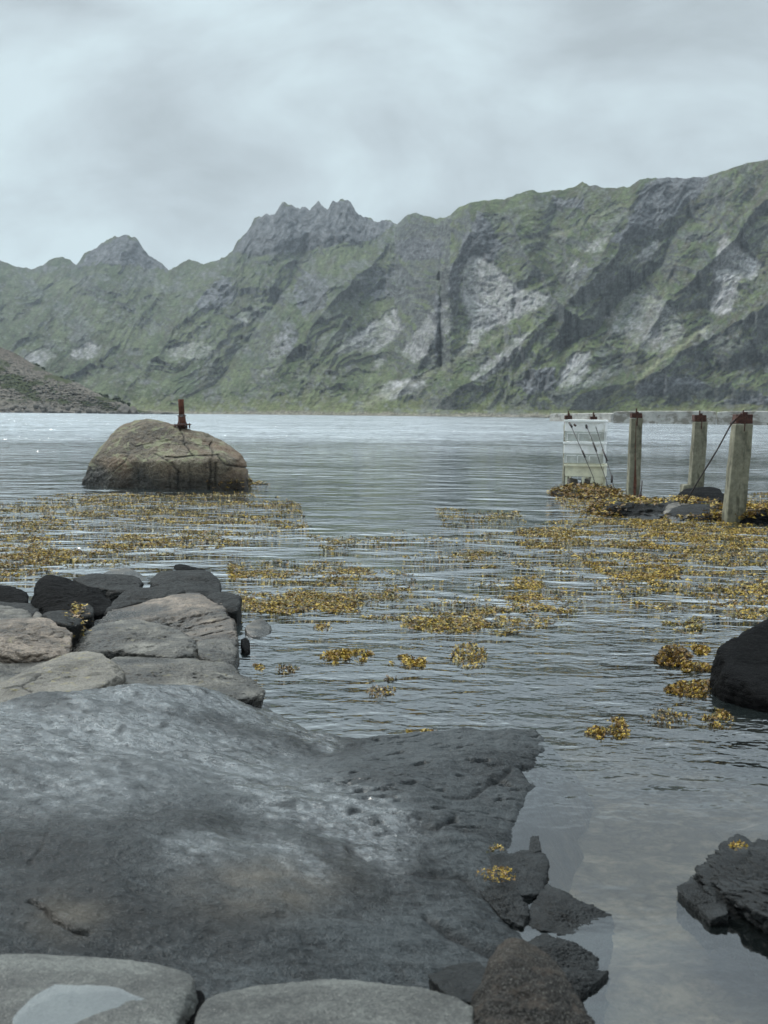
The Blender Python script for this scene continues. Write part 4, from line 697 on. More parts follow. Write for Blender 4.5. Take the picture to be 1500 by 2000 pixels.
# ------------------------------------------------------------------ box / tube building
class MB:
    def __init__(s): s.bm = bmesh.new()
    def box(s, c, size, rot=None, bevel=0.0, taper=1.0, jit=0.0, seg=1):
        g = bmesh.ops.create_cube(s.bm, size=1.0); vs = g['verts']; rr = random.Random(int(sum(size) * 1000))
        for v in vs:
            k = taper if v.co.z > 0 else 1.0; v.co = Vector((v.co.x * size[0] * k, v.co.y * size[1] * k, v.co.z * size[2]))
            v.co += Vector([rr.uniform(-jit, jit) for _ in range(3)])
        if bevel:
            es = list({e for v in vs for e in v.link_edges}); r = bmesh.ops.bevel(s.bm, geom=es, offset=bevel, segments=2, affect='EDGES', profile=0.6); vs = list({v for f in r['faces'] for v in f.verts} | {v for v in vs if v.is_valid})
        M_ = Matrix.Translation(c) @ (rot.to_4x4() if rot else Matrix.Identity(4))
        for v in vs: v.co = M_ @ v.co
        return s
    def tube(s, pts, r, n=10, r2=None):
        pts = [Vector(p) for p in pts]; rings = []
        for i, p in enumerate(pts):
            d = (pts[min(i + 1, len(pts) - 1)] - pts[max(i - 1, 0)]).normalized(); a = d.orthogonal().normalized(); b = d.cross(a)
            if i: # keep rings aligned
                a = (pa - d * pa.dot(d)).normalized(); b = d.cross(a)
            pa = a; rad = r if r2 is None else r + (r2 - r) * i / (len(pts) - 1)
            rings.append([s.bm.verts.new(p + (a * math.cos(t) + b * math.sin(t)) * rad) for t in [2 * math.pi * k / n for k in range(n)]])
        for A, B in zip(rings[:-1], rings[1:]):
            for k in range(n): s.bm.faces.new((A[k], A[(k + 1) % n], B[(k + 1) % n], B[k]))
        s.bm.faces.new(rings[0][::-1]); s.bm.faces.new(rings[-1]); return s
    def lathe(s, base, prof, n=28):
        rings = [[s.bm.verts.new((base[0] + r * math.cos(2 * math.pi * k / n), base[1] + r * math.sin(2 * math.pi * k / n), base[2] + z)) for k in range(n)] for r, z in prof]
        for A, B in zip(rings[:-1], rings[1:]):
            for k in range(n): s.bm.faces.new((A[k], A[(k + 1) % n], B[(k + 1) % n], B[k]))
        s.bm.faces.new(rings[0][::-1]); s.bm.faces.new(rings[-1]); return s
    def build(s, name, mat, parent=None, smooth=False, rough=0.0, sub=0):
        bmesh.ops.recalc_face_normals(s.bm, faces=s.bm.faces[:])
        if sub: bmesh.ops.subdivide_edges(s.bm, edges=s.bm.edges[:], cuts=sub, use_grid_fill=True)
        if rough:
            co = np.array([v.co[:] for v in s.bm.verts]); n = fbm(co * (0.02 / rough + 6), 3, 5)
            for v, k in zip(s.bm.verts, n): v.co += v.normal * float(k) * rough
        me = bpy.data.meshes.new(name); s.bm.to_mesh(me); s.bm.free(); me.materials.append(mat)
        if smooth: me.polygons.foreach_set('use_smooth', [True] * len(me.polygons))
        o = bpy.data.objects.new(name, me); COL.objects.link(o)
        if parent: o.parent = parent
        return o

# ------------------------------------------------------------------ iron post on the boulder
def iron_post():
    b = atY(356, 831, 24.3); s = 24.3 / F
    e = empty('iron_bollard', tuple(b), 'rusty iron pipe with a wide flange standing on the big boulder', 'iron post'); e.rotation_euler = (0.0, -0.05, 0)
    MB().lathe((0, 0, 0), [(17 * s, 0), (17.5 * s, 0.5 * s), (17 * s, 2.2 * s), (9 * s, 2.8 * s), (9 * s, 4.0 * s)], 30).build('flange', M_RUST, e, False, rough=0.008)
    MB().lathe((0, 0, 0), [(9.0 * s, 4.2 * s), (7.5 * s, 9 * s), (7.0 * s, 18 * s)], 26).build('hub', M_RUST2, e, True)
    MB().lathe((0, 0, 0), [(8.4 * s, 18.2 * s), (8.8 * s, 19 * s), (8.2 * s, 20.4 * s)], 26).build('collar', M_RUST, e, False)
    MB().lathe((0, 0, 0), [(5.6 * s, 20.6 * s), (5.6 * s, 50 * s), (5.2 * s, 51 * s)], 26).build('pipe', M_RUST2, e, True)
    for k in range(6):
        a = k * math.pi / 3 + 0.3; MB().tube([(14 * s * math.cos(a), 14 * s * math.sin(a), -6 * s), (14 * s * math.cos(a), 14 * s * math.sin(a), 4 * s)], 1.2 * s, 7).build('bolt', M_RUST, e)
    MB().lathe((0, 0, 0), [(7 * s, -8 * s), (8 * s, -0.3 * s)], 18).build('base_collar', M_RUST, e, True)
iron_post()

# ------------------------------------------------------------------ concrete posts with iron caps
def post(px, pb, pt, w, label, rust=False, cap=True, capdx=0, foot=False, tilt=0.0, Y=None, caph=12, hidden=False):
    Y = Y or 3600.0 / (pb - hz(px)); s = Y / F; b = atY(px, pb, Y); t = atY(px, pt, Y); H = t[2] - b[2]
    e = empty('concrete_post', tuple(b), label, 'post', 'concrete posts standing on the islet', rz=0.03)
    lean = (t[0] - b[0]) / H
    def P(z): return Vector((tilt * z / H, 0, z))
    mb = MB(); g = mb.box((0, 0, H / 2 - 0.15), (w * s, w * s * 0.9, H + 0.3), bevel=0.015)
    for v in mb.bm.verts: v.co.x += tilt * (v.co.z / H); k = 1 + 0.06 * (1 - v.co.z / H); v.co.x *= k; v.co.y *= k
    mb.build('shaft', M_CONC, e, sub=7, rough=0.011)
    z = H
    MB().box(P(z + 0.006 + caph * s * .5) + Vector((capdx * s, 0, 0)), (w * s * 0.95, w * s * 0.7, caph * s), bevel=0.008).build('cap_bracket', M_RUST, e, sub=2, rough=0.006)
    MB().box(P(z + caph * s * .75) + Vector((capdx * s, -w * s * .36, 0)), (w * s * 0.28, 0.02, caph * s * 1.1), bevel=0.003).build('strap', M_RUST, e)
    MB().tube([P(z - 14 * s) + Vector((0, -w * s * .47, 0)), P(z + (caph) * s) + Vector((0, -w * s * .42, 0))], 1.3 * s, 8).build('hook_bolt', M_RUST, e)
    MB().tube([P(z + caph * s * .9) + Vector((capdx * s, 0, 0)), P(z + (caph + 9) * s) + Vector((capdx * s, 0, 0))], 1.4 * s, 8).build('anchor_bolt', M_RUST, e)
    if rust:
        bm = MB(); rr = random.Random(2); yy = -w * s * .45 * 1.055 - 0.004
        pts = [(-0.012, 0.03), (0.03, 0.03), (0.036, 0.30), (0.026, 0.42), (0.016, 0.58), (0.004, 0.75), (0.0, H * .97), (-0.008, H * .97), (-0.01, 0.75), (-0.006, 0.55), (-0.014, 0.40), (-0.02, 0.2)]
        vs = [bm.bm.verts.new((x, yy - 0.0015 + z_ * 0.0, z_)) for x, z_ in pts]; bm.bm.faces.new(vs); o = bm.build('rust_streak', M_RSTAIN, e)
    if foot:
        MB().box((-0.10, 0.02, 0.02), (w * s * 1.5, w * s * 1.1, 0.26), bevel=0.02, taper=0.85).build('footing', M_CONC, e, rough=0.01, sub=3)
    return e
post(1107, 942, 829, 15, 'concrete post behind the left half of the white crates with a rusty cap', Y=27.2, caph=17, tilt=0)
post(1156, 942, 829, 14, 'concrete post behind the right half of the white crates with a rusty cap', Y=27.2, caph=15, tilt=0.0)
post(1236, 973, 817, 22, 'concrete post with a long dark rust streak down its face', rust=True, caph=10, tilt=0.02)
post(1358, 962, 824, 25, 'back concrete post with a concrete footing, half hidden by the black rock', foot=True, caph=13, capdx=-2, tilt=0.05)
post(1432, 1020, 828, 35, 'nearest and thickest concrete post, where the long bent rod is fixed', caph=18, tilt=0.08)
def rod(name, pts, r, label, cat='rod', group=None, extra=None):
    W = [atY(*p) for p in pts]; b = W[-1]
    e = empty(name, tuple(b), label, cat, group)
    MB().tube([Vector(w - b) for w in W], r, 8).build('bar', M_ROD, e, True)
    for nm, a, c, rr, mt in (extra or []):
        A, B = atY(*a) - b, atY(*c) - b; MB().tube([Vector(A), Vector(B)], rr, 8).build(nm, mt, e, True)
    return e
rod('steel_rod', [(1447, 809, 16.6), (1438, 817, 16.55), (1431, 824, 16.5), (1425, 834, 16.6), (1400, 880, 17.1), (1362, 942, 17.9), (1328, 1001, 18.6)], 0.011, 'long bent steel rod running from the nearest post down to the islet', extra=[('bent_tip', (1427, 828, 16.58), (1449, 808, 16.45), 0.018, M_RUST), ('ring_eye', (1326, 999, 18.55), (1331, 1007, 18.6), 0.02, M_ROD)])
rod('steel_rod', [(1114, 829, 24.3), (1140, 888, 24.0), (1158, 930, 23.8), (1163, 948, 23.7)], 0.007, 'thin dark rod crossing the crate fronts, leftmost of three', group='stay rods on the white crates', extra=[('turnbuckle', (1137, 880, 23.95), (1143, 894, 23.93), 0.018, M_ROD), ('hook', (1112, 826, 24.35), (1117, 834, 24.25), 0.022, M_ROD), ('shackle', (1121, 829, 24.3), (1125, 832, 24.28), 0.02, M_RUST)])
rod('steel_rod', [(1145, 831, 24.3), (1158, 862, 24.1), (1172, 905, 23.9), (1184, 938, 23.7), (1188, 955, 23.6)], 0.007, 'thin dark rod in the middle of the three at the crates', group='stay rods on the white crates', extra=[('turnbuckle', (1158, 864, 24.05), (1165, 882, 24.0), 0.018, M_ROD), ('hook', (1145, 830, 24.35), (1146, 836, 24.3), 0.024, M_ROD)])
rod('steel_rod', [(1163, 831, 24.3), (1175, 870, 24.0), (1186, 905, 23.8), (1193, 925, 23.6), (1196, 940, 23.5), (1201, 962, 23.3)], 0.007, 'thin dark rod with a hanging weight, rightmost of three at the crates', group='stay rods on the white crates', extra=[('turnbuckle', (1177, 878, 23.95), (1186, 900, 23.8), 0.018, M_ROD), ('hook', (1163, 829, 24.35), (1164, 836, 24.3), 0.024, M_ROD), ('weight', (1195, 928, 23.5), (1195, 943, 23.5), 0.02, M_ROD)])
rod('iron_stub', [(1254, 939, 21.2), (1251, 972, 21.1)], 0.014, 'short iron stub beside the rust streaked post', 'iron stub', extra=[('collar', (1251, 966, 21.08), (1250.6, 972, 21.08), 0.03, M_RUST)])

# ------------------------------------------------------------------ stack of white crates
def crates():
    Yc = 24.9; s = Yc / F; rz = -0.30
    base = atY(1141, 948, Yc - 0.3); Hc = 42 * s; Wd = 74 * s; Dp = 0.52
    def crate(z, dx, label, mw, mp, legs=False, yellow=False):
        e = empty('plastic_crate', (base[0] + dx, base[1], base[2] + z), label, 'crate', 'white plastic crates stacked around the posts', rz=rz)
        H = Hc; rim = 0.045; W = Wd; D = Dp; th = 0.025
        up = H * 0.42
        # rim: four rails
        mb = MB()
        for y in (-D / 2, D / 2): mb.box((0, y, H - rim / 2 - .003), (W + 0.02, 0.085, rim), bevel=0.008)
        for x in (-W / 2, W / 2): mb.box((x, 0, H - rim / 2 - .004), (0.045, D - 0.05, rim - .002), bevel=0.008)
        mb.build('rim', mw, e)
        # walls: lower smooth band + upper ribbed band
        z0 = (0.0 if not legs else 17 * s)
        mb = MB(); hb = (H - rim) * 0.5 if not legs else H - rim - z0
        for y in (-D / 2 + 0.012, D / 2 - 0.012): mb.box((0, y, z0 + hb / 2 + .004), (W - 0.03, th, hb - .012), bevel=0.006)
        for x in (-W / 2 + 0.012, W / 2 - 0.012): mb.box((x, 0, z0 + hb / 2 + .004), (th, D - 0.06, hb - .016), bevel=0.006)
        mb.build('lower_wall', mp if not legs else mw, e)
        if not legs:
            mb = MB(); z1 = (H - rim) * 0.5; hb2 = H - rim - z1
            for y in (-D / 2 + 0.004, D / 2 - 0.004): mb.box((0, y, z1 + hb2 / 2), (W - 0.012, th, hb2 - .012), bevel=0.006)
            for x in (-W / 2 + 0.004, W / 2 - 0.004): mb.box((x, 0, z1 + hb2 / 2), (th, D - 0.05, hb2 - .014), bevel=0.006)
            mb.build('upper_wall', mw, e)
            for k in range(3):
                mb = MB(); ww = (W - 0.08) / 3; x = (k - 1) * ww; zc = z1 * .47
                mb.box((x, -D / 2 - 0.004, zc + z1 * .36), (ww * 0.86, 0.012, 0.012)); mb.box((x - ww * .45, -D / 2 - 0.004, zc), (0.012, 0.014, z1 * .74)); mb.build('panel_rib', mw, e)
            for k in range(3): MB().box((-W / 2 - 0.006, (k - 1) * D * 0.28, z1 + hb2 * .5), (0.012, 0.02, hb2 * .8)).build('end_rib', mw, e)
            MB().box((-W / 2 - 0.012, 0, z1 * 0.62), (0.03, 0.13, 0.032), bevel=0.008).build('handle_slot', M_HOLE, e)
            MB().box((-W / 2 - 0.018, 0, z1 * 0.62 - 0.03), (0.03, 0.15, 0.014), bevel=0.004).build('handle_lip', mw, e)
        else:
            for (x0, x1, x2, x3) in ((-0.02 - .03, -0.02 + .03, -0.02 - 0.015, -0.02 + 0.015), (W * .18, W / 2 - .02, W * .30, W / 2 - .02), (-W / 2 + .01, -W / 2 + .05, -W / 2 + .01, -W / 2 + .04)):
                for yy in (-D / 2 + 0.004, D / 2 - 0.03):
                    mb = MB(); q = [(min(x0, x1), z0), (max(x0, x1), z0), (x3, -.02), (x2 - (0.12 if x3 > W * .4 else 0), -.02)]
                    A = [mb.bm.verts.new((x, yy, z_)) for x, z_ in q]; B = [mb.bm.verts.new((x, yy + 0.03, z_)) for x, z_ in q]
                    mb.bm.faces.new(A); mb.bm.faces.new(B[::-1])
                    for k in range(4): mb.bm.faces.new((A[k], B[k], B[(k + 1) % 4], A[(k + 1) % 4]))
                    mb.build('foot', mw, e)
        return e
    crate(0.0, 0.03, 'bottom crate of the white stack, yellowed and standing on feet', M_YELL, M_YELL, legs=True)
    crate(Hc + 0.004, 0.0, 'middle crate of the white stack with a handle slot', M_WHITE, M_WGREY)
    crate(2 * Hc + 0.008, 0.01, 'top crate of the white stack just under the rusty caps', M_WHITE, M_WGREY)
    rk('stone', [(1103, 948, 24.6), (1106, 936, 24.7), (1118, 932, 24.8), (1128, 936, 24.7), (1130, 948, 24.6), (1116, 950, 24.4)], M_STONE, 'grey stone under the bottom crate, left one', 'stone', 'stones under the crates', n=4, seed=91, sink=0.05)
    rk('stone', [(1132, 947, 24.6), (1136, 936, 24.7), (1150, 933, 24.8), (1156, 938, 24.7), (1152, 948, 24.6), (1142, 950, 24.4)], M_STONE, 'grey stone under the bottom crate, right one', 'stone', 'stones under the crates', n=4, seed=92, sink=0.05)
crates()

# ------------------------------------------------------------------ breakwater wall far right
def wall_seg(x0, x1, yt0, yt1, yb0, yb1, Y0, Y1, label, nb):
    a = atY(x0, yb0, Y0); b = atY(x1, yb1, Y1); ta = atY(x0, yt0, Y0); tb = atY(x1, yt1, Y1)
    e = empty('breakwater_wall', tuple((a + b) / 2 * np.array([1, 1, 0])), label, 'wall', 'concrete breakwater wall sections'); o = (a + b) / 2 * np.array([1, 1, 0])
    for k in range(nb):
        f0, f1 = k / nb + (0.0015 if k else 0), (k + 1) / nb - 0.0015; mb = MB(); th = 1.2; nsg = 14
        A = []
        dirx = (b - a)[:2] / np.linalg.norm((b - a)[:2]); nv = np.array([-dirx[1], dirx[0]])
        rr = np.random.RandomState(k + int(x0))
        cols = []
        for i in range(nsg + 1):
            f = f0 + (f1 - f0) * i / nsg; bx = a[:2] * (1 - f) + b[:2] * f; zt = ta[2] * (1 - f) + tb[2] * f + rr.uniform(-.03, .03) - (0.12 if i in (0, nsg) else 0)
            off = rr.uniform(-.03, .03)
            cols.append([mb.bm.verts.new((p[0] - o[0], p[1] - o[1], z_)) for p, z_ in ((bx + nv * (off - .25), -1.2), (bx + nv * off, 0.5 * zt), (bx + nv * off, zt - .08), (bx + nv * (off + .12), zt), (bx + nv * th, zt), (bx + nv * (th + .2), -1.2))])
        for c0, c1 in zip(cols[:-1], cols[1:]):
            for j in range(5): mb.bm.faces.new((c0[j], c1[j], c1[j + 1], c0[j + 1]))
        mb.bm.faces.new(cols[0][::-1]); mb.bm.faces.new(cols[-1]); mb.build('wall_block', M_WALLC, e)
wall_seg(1074, 1194, 808, 806.5, 821, 823, 228, 214, 'left end section of the low concrete breakwater, set farther back', 3)
wall_seg(1198, 1397, 803, 802.5, 824, 826.5, 196, 190, 'long pale middle section of the low concrete breakwater', 1)
wall_seg(1400, 1660, 803, 802.5, 827, 831, 189, 182, 'right section of the low concrete breakwater running out of the photo', 1)

# ------------------------------------------------------------------ seaweed
def frond_template():
    # forked strap, two blunt tips
    v = np.array([(-.10, 0, 0), (.10, 0, 0), (-.15, .45, .05), (.15, .45, .05), (-.42, .85, .12), (-.16, .98, .14), (.16, .98, .12), (.42, .82, .16), (0, .60, .08)])
    f = np.array([(0, 1, 3, 2), (2, 8, 5, 4), (8, 3, 7, 6)]); return v, f
FV, FF = frond_template()
W_Y = np.array([0.4500, 0.3000, 0.0375]); W_O = np.array([0.1875, 0.0975, 0.0163]); W_D = np.array([0.0438, 0.0287, 0.0100]); W_G = np.array([0.1375, 0.1225, 0.0350]); W_P = np.array([0.3375, 0.3000, 0.1750])
def fronds(C, size, tilt, rs, cmix, wid=0.8):
    """C centres (n,3); returns verts, faces, colours"""
    n = len(C); az = rs.uniform(0, 2 * math.pi, n); ti = np.clip(rs.normal(tilt, 0.28, n), -0.15, 1.45); ro = rs.normal(0, 0.7, n); s = size * rs.uniform(0.6, 1.3, n)
    V = FV[None] * s[:, None, None] * np.array([wid, 1, 1]); V = V.repeat(1, 0)
    cr, sr = np.cos(ro), np.sin(ro); x = V[..., 0] * cr[:, None] - V[..., 2] * sr[:, None]; z = V[..., 0] * sr[:, None] + V[..., 2] * cr[:, None]; y = V[..., 1]
    ct, st = np.cos(ti), np.sin(ti); y2 = y * ct[:, None] - z * st[:, None]; z2 = y * st[:, None] + z * ct[:, None]
    ca, sa = np.cos(az), np.sin(az); x3 = x * ca[:, None] - y2 * sa[:, None]; y3 = x * sa[:, None] + y2 * ca[:, None]
    V = np.stack([x3, y3, z2], -1) + C[:, None, :]
    Fc = FF[None] + (np.arange(n) * len(FV))[:, None, None]
    k = rs.uniform(0, 1, (n, 1)); pal = np.array([W_Y, W_O, W_D, W_G, W_P]); idx = rs.choice(5, n, p=np.array(cmix) / sum(cmix)); c = pal[idx] * rs.uniform(0.6, 1.25, (n, 1))
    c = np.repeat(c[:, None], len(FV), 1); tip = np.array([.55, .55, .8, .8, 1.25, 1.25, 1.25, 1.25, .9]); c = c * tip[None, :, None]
    return V.reshape(-1, 3), Fc.reshape(-1, 4), c.reshape(-1, 3)
def scatter(poly, n, thr, seed, scale=1.5, zamp=0.0, aniso=(0.6, 1.0)):
    rs = np.random.RandomState(seed); P = np.array(poly, float); lo, hi = P.min(0), P.max(0)
    out = []
    W0 = np.array([atZ(a, b, 0) for a, b in poly]); wl, wh = W0.min(0), W0.max(0)
    tot = 0
    while tot < n:
        q = np.stack([rs.uniform(wl[0], wh[0], n), rs.uniform(wl[1], wh[1], n), np.zeros(n)], -1); x, y = proj(q)
        m = in_poly(x, y, poly); q = q[m]
        if len(q) == 0: break
        nn = 0.8 * fbm(q * np.array([0.75, 0.95, 1]), 3, 200, 0.6) + 0.75 * fbm(q * np.array([3.2, 3.6, 1]), 4, 210, 0.65); dens = 0.7 * sstep(thr, thr + 0.75, nn) ** 1.5 + 0.04 * sstep(thr - 0.5, thr, nn)
        keep = rs.uniform(0, 1, len(q)) < dens; out.append(q[keep]); tot += max(keep.sum(), n // 30)
        if len(out) > 60: break
    return np.concatenate(out)[:n]
REG = [ # polygon, count, threshold, frond size, tilt, colour mix (yellow, orange, dark, green, pale)
    ([(-40, 985), (120, 965), (300, 962), (480, 962), (580, 975), (600, 1030), (500, 1060), (330, 1085), (250, 1108), (120, 1115), (-40, 1165)], 17000, -0.08, 0.055, 0.5, (5, 3, 2, 3, 2)),
    ([(-40, 1055), (80, 1050), (160, 1075), (110, 1108), (-40, 1150)], 3800, -0.35, 0.05, 0.5, (5, 5, 2, 1, 0)),
    ([(200, 1045), (320, 1040), (330, 1060), (180, 1090), (150, 1085)], 1600, -0.2, 0.05, 0.5, (6, 4, 1, 2, 0)),
    ([(440, 1085), (560, 1095), (700, 1100), (850, 1125), (1000, 1130), (1150, 1160), (1110, 1215), (960, 1245), (800, 1225), (690, 1205), (480, 1200)], 9500, -0.05, 0.045, 0.5, (5, 3, 2, 3, 3)),
    ([(470, 1165), (560, 1155), (700, 1170), (690, 1195), (560, 1200), (475, 1192)], 4200, -0.45, 0.042, 0.5, (6, 5, 2, 1, 1)),
    ([(445, 1095), (520, 1095), (540, 1115), (450, 1135)], 1300, -0.4, 0.042, 0.5, (5, 2, 1, 3, 0)),
    ([(780, 1200), (950, 1195), (950, 1235), (850, 1240), (790, 1225)], 1500, -0.15, 0.042, 0.5, (5, 4, 2, 2, 1)),
    ([(1000, 1128), (1060, 1125), (1060, 1155), (1005, 1152)], 700, -0.5, 0.042, 0.5, (8, 2, 0, 1, 0)),
    ([(985, 1165), (1090, 1160), (1100, 1195), (990, 1185)], 1000, -0.35, 0.042, 0.5, (8, 3, 1, 1, 0)),
    ([(600, 1045), (780, 1050), (800, 1075), (640, 1080)], 900, -0.05, 0.05, 0.5, (3, 2, 2, 4, 3)),
    ([(850, 992), (1010, 995), (1030, 1025), (870, 1035)], 1300, -0.15, 0.055, 0.5, (3, 1, 1, 4, 4)),
    ([(760, 1035), (1000, 1040), (1020, 1110), (800, 1110)], 1400, 0.22, 0.05, 0.5, (3, 2, 1, 3, 2)),
    ([(1010, 1030), (1160, 1005), (1520, 1025), (1520, 1215), (1330, 1200), (1240, 1185), (1130, 1125), (1010, 1110)], 15500, -0.18, 0.055, 0.5, (7, 3, 2, 2, 2)),
    ([(1140, 1100), (1320, 1095), (1330, 1130), (1200, 1135)], 3500, -0.5, 0.048, 0.5, (8, 4, 1, 1, 0)),
    ([(1240, 1030), (1520, 1035), (1520, 1080), (1260, 1075)], 3600, -0.5, 0.055, 0.5, (8, 4, 1, 1, 0)),
    ([(1290, 1205), (1370, 1205), (1370, 1240), (1300, 1235)], 450, -0.3, 0.042, 0.5, (3, 1, 0, 3, 3)),
    ([(1075, 960), (1180, 968), (1230, 1000), (1170, 1020), (1090, 985)], 1800, -0.35, 0.06, 0.5, (5, 5, 2, 2, 0)),
    ([(1230, 1014), (1440, 1018), (1520, 1035), (1300, 1040)], 2200, -0.4, 0.055, 0.5, (7, 3, 1, 1, 0)),
    ([(1400, 965), (1520, 960), (1520, 990), (1430, 985)], 700, -0.2, 0.06, 0.5, (5, 4, 1, 1, 1))]
def seaweed():
    VV, FFc, CC = [], [], []; off = 0
    for k, (poly, n, thr, sz, ti, cm) in enumerate(REG):
        n = int(n * 1.45); q = scatter(poly, n, thr, 300 + k); sz *= 0.52; ti = 0.18; rs = np.random.RandomState(400 + k)
        q[:, 2] = rs.uniform(-0.012, 0.004, len(q))
        V, Fc, c = fronds(q, sz, ti, rs, cm); VV.append(V); FFc.append(Fc + off); CC.append(c); off += len(V)
        m_ = len(q) // 6; q2 = q[:m_] + rs.normal(0, sz * .6, (m_, 3)) * np.array([1, 1, 0]); q2[:, 2] = rs.uniform(0.0005, 0.003, m_)
        V, Fc, c = fronds(q2, sz * 1.9, 0.02, rs, (2, 3, 3, 3, 0)); V[:, 2] = np.clip(V[:, 2], 0.0005, 0.012) ; VV.append(V); FFc.append(Fc + off); CC.append(c); off += len(V)
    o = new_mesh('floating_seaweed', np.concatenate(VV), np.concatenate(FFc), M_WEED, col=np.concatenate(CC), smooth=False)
    tag(o, 'mats of yellow brown seaweed floating across the cove', 'seaweed', kind='stuff')
seaweed()
def weed_clump(x0, x1, y0, y1, n, sz, cm, label, hump=0.03, seed=0, shape=None, z0=0.0):
    n = int(n * 2); hump *= 0.6; rs = np.random.RandomState(700 + seed); cx, cy = (x0 + x1) / 2, (y0 + y1) / 2
    a = rs.uniform(0, 2 * math.pi, n * 3); r = np.sqrt(rs.uniform(0, 1, n * 3)); x = cx + (x1 - x0) / 2 * r * np.cos(a); y = cy + (y1 - y0) / 2 * r * np.sin(a)
    if shape: m = in_poly(x, y, shape); x, y, r = x[m], y[m], r[m]
    q = atZ(x, y, 0.0); nn = fbm(q * np.array([9, 5, 1]), 4, seed + 50, .65); keep = nn > (-9 if seed in (3, 6) else -0.05) + 0.35 * (r - 0.5); q, r = q[keep][:n], r[keep][:n]
    q[:, 2] = hump * (1 - r ** 2) * rs.uniform(0.0, 1, len(q)) - 0.004; q[:, :2] += (atZ(cx, cy, z0) - atZ(cx, cy, 0.0))[:2]; q[:, 2] += z0
    V, Fc, c = fronds(q, sz * 0.6, 0.3, rs, cm, wid=1.0); c0 = atZ(cx, cy, z0)
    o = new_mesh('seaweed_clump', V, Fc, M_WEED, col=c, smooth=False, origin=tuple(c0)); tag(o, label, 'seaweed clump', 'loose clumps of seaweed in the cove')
BR = (2, 6, 4, 1, 0); YL = (7, 4, 1, 2, 0)
weed_clump(622, 730, 1268, 1298, 520, .034, YL, 'bright yellow clump of seaweed adrift in mid cove, widest of the loose clumps', seed=1)
weed_clump(762, 832, 1280, 1313, 260, .034, YL, 'yellow clump just right of the widest loose clump', seed=2)
weed_clump(880, 952, 1255, 1308, 260, .034, (5, 4, 2, 3, 2), 'two-part olive clump right of the yellow clumps', seed=3)
weed_clump(537, 585, 1299, 1316, 90, .030, BR, 'small brown clump left below the widest loose clump', hump=.015, seed=4)
weed_clump(494, 516, 1296, 1312, 45, .028, YL, 'tiny clump just off the tip of the long grey rock', hump=.015, seed=5)
weed_clump(612, 648, 1218, 1234, 70, .034, YL, 'small clump right of the lone angular stone', hump=.015, seed=6)
weed_clump(712, 772, 1340, 1362, 120, .026, BR, 'brown strip of seaweed nearer than the yellow clumps, above the slab', hump=.015, seed=7)
weed_clump(750, 772, 1318, 1332, 40, .026, BR, 'tiny clump right above the brown strip', hump=.012, seed=8)
weed_clump(778, 806, 1422, 1438, 50, .024, YL, 'tiny yellow clump at the upper edge of the slab', hump=.012, seed=9)
weed_clump(820, 850, 1424, 1432, 30, .022, YL, 'flat shred of seaweed at the edge of the slab', hump=.008, seed=10)
weed_clump(1145, 1182, 1418, 1446, 190, .028, (4, 5, 3, 1, 0), 'round brown clump off the right corner of the slab', hump=.03, seed=11)
weed_clump(1182, 1228, 1402, 1446, 260, .028, (4, 5, 3, 1, 0), 'branching brown clump touching the round one off the slab corner', hump=.03, seed=12)
weed_clump(1250, 1350, 1382, 1416, 200, .026, (2, 3, 5, 1, 1), 'thin scattered dark shreds between the slab corner and the black boulder', hump=.012, seed=13)
weed_clump(1372, 1430, 1385, 1428, 240, .028, (3, 3, 4, 2, 0), 'dark shreds in the black reflection under the boulder', hump=.015, seed=14)
weed_clump(1280, 1350, 1268, 1303, 1100, .036, (2, 7, 5, 0, 0), 'thick red brown clump left of the black boulder', hump=.12, seed=15)
weed_clump(1335, 1392, 1294, 1322, 560, .034, (4, 6, 2, 1, 0), 'orange brown clump touching the side of the black boulder', hump=.05, seed=16)
weed_clump(1300, 1430, 1330, 1364, 1000, .032, (3, 6, 4, 1, 0), 'long brown band of seaweed below the black boulder', hump=.04, seed=17)
weed_clump(1345, 1385, 1262, 1280, 260, .034, (5, 5, 1, 1, 0), 'narrow orange strip running to the tip of the black boulder', hump=.03, seed=18)
weed_clump(1190, 1215, 1290, 1310, 30, .03, YL, 'faint yellow shred alone in the right of the cove', hump=.01, seed=19)
weed_clump(955, 985, 1650, 1668, 30, .016, YL, 'small yellow tuft on the slab above the broken plates', hump=.02, seed=20, z0=.045)
weed_clump(930, 1005, 1692, 1722, 95, .016, (8, 4, 1, 0, 0), 'bright orange yellow tuft growing in the gap between slab and plates', hump=.025, seed=21, z0=.05)
weed_clump(1425, 1458, 1645, 1668, 45, .018, (8, 3, 0, 1, 0), 'bright yellow tuft on the layered slab at the right edge', hump=.03, seed=22, z0=.10)

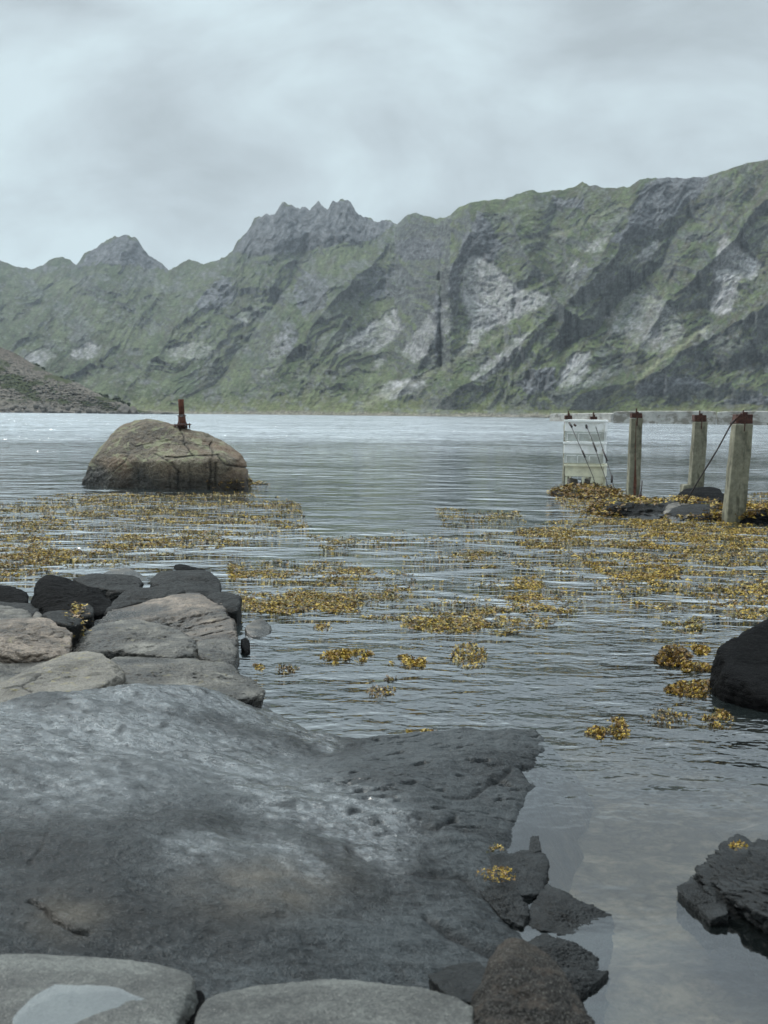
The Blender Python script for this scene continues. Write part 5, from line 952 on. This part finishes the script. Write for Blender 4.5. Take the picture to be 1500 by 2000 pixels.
def weed_on(label_start, n, size, cm, seed, lab, cond=None, tilt=-0.2):
    st = [o for o in bpy.data.objects if o.get('label', '').startswith(label_start)][0]; me = st.data
    m = len(me.vertices); co = np.empty(m * 3, np.float32); me.vertices.foreach_get('co', co); co = co.reshape(-1, 3) + np.array(st.location)
    nm = np.empty(m * 3, np.float32); me.vertices.foreach_get('normal', nm); nm = nm.reshape(-1, 3)
    x, y = proj(co); k = (co[:, 2] > -0.02) & (nm[:, 2] > -0.5) & (fbm(co * 5, 3, seed) > -0.2)
    if cond: k &= cond(x, y, co)
    id_ = np.where(k)[0]; rs = np.random.RandomState(seed)
    if not len(id_): return
    pk = rs.choice(id_, n); q = co[pk] + rs.normal(0, size * .5, (n, 3)) * np.array([1, 1, .3]) + nm[pk] * size * rs.uniform(0, .5, (n, 1))
    V, Fc, c = fronds(q, size, tilt, rs, cm)
    o = new_mesh('rockweed', V, Fc, M_WEED, col=c, smooth=False); tag(o, lab, 'seaweed', kind='stuff')
weed_on('low rock mound', 3200, .075, (3, 7, 3, 2, 0), 1, 'seaweed heaped over the rock under the crates')
weed_on('dark islet rock', 3000, .07, (4, 5, 4, 2, 0), 2, 'seaweed over the islet rock at the rust streaked post', lambda x, y, c: (x < 1215) | (y < 987))
weed_on('grey rounded islet', 1500, .065, (6, 4, 2, 1, 0), 3, 'seaweed patches on the grey islet rock', lambda x, y, c: (x > 1385) | (y < 984) & (x > 1300) | (y > 1008))
weed_on('low dark rock with seaweed at the right', 3600, .07, (7, 4, 2, 1, 0), 4, 'golden seaweed over the rock beside the nearest post', lambda x, y, c: (y < 1012) | (x < 1450))
weed_on('small round rock topped', 420, .03, (5, 4, 3, 1, 0), 5, 'seaweed tuft on the small round rock in the pile', lambda x, y, c: (y < 1186) | (x < 160))
weed_on('low dark rock with seaweed between', 260, .03, (4, 3, 3, 2, 0), 6, 'seaweed tufts on the low dark rock in the pile', lambda x, y, c: (x > 125))
weed_on('tiny weed topped', 160, .06, (5, 3, 3, 2, 0), 7, 'seaweed on the tiny rock before the big boulder')
weed_on('tiny rock awash', 120, .06, (4, 3, 3, 3, 0), 8, 'seaweed on the tiny rock right of the big boulder')
weed_on('large weathered brown', 420, .08, (2, 3, 4, 3, 0), 9, 'seaweed fringe at the right foot of the big boulder', lambda x, y, c: (x > 400) & (c[:, 2] < 0.22) & (y > 915))

# ------------------------------------------------------------------ air
def haze():
    t = NT('haze_air'); v = t.N('ShaderNodeVolumePrincipled'); v.inputs['Color'].default_value = (0.80, 0.90, 1.0, 1); v.inputs['Density'].default_value = 0.00021; v.inputs['Anisotropy'].default_value = 0.0
    t.L(v.outputs[0], t.out.inputs['Volume'])
    mb = MB(); mb.box((0, 790, 97.5), (3100, 1720, 205)); o = mb.build('haze', t.m); tag(o, kind='stuff')
haze()
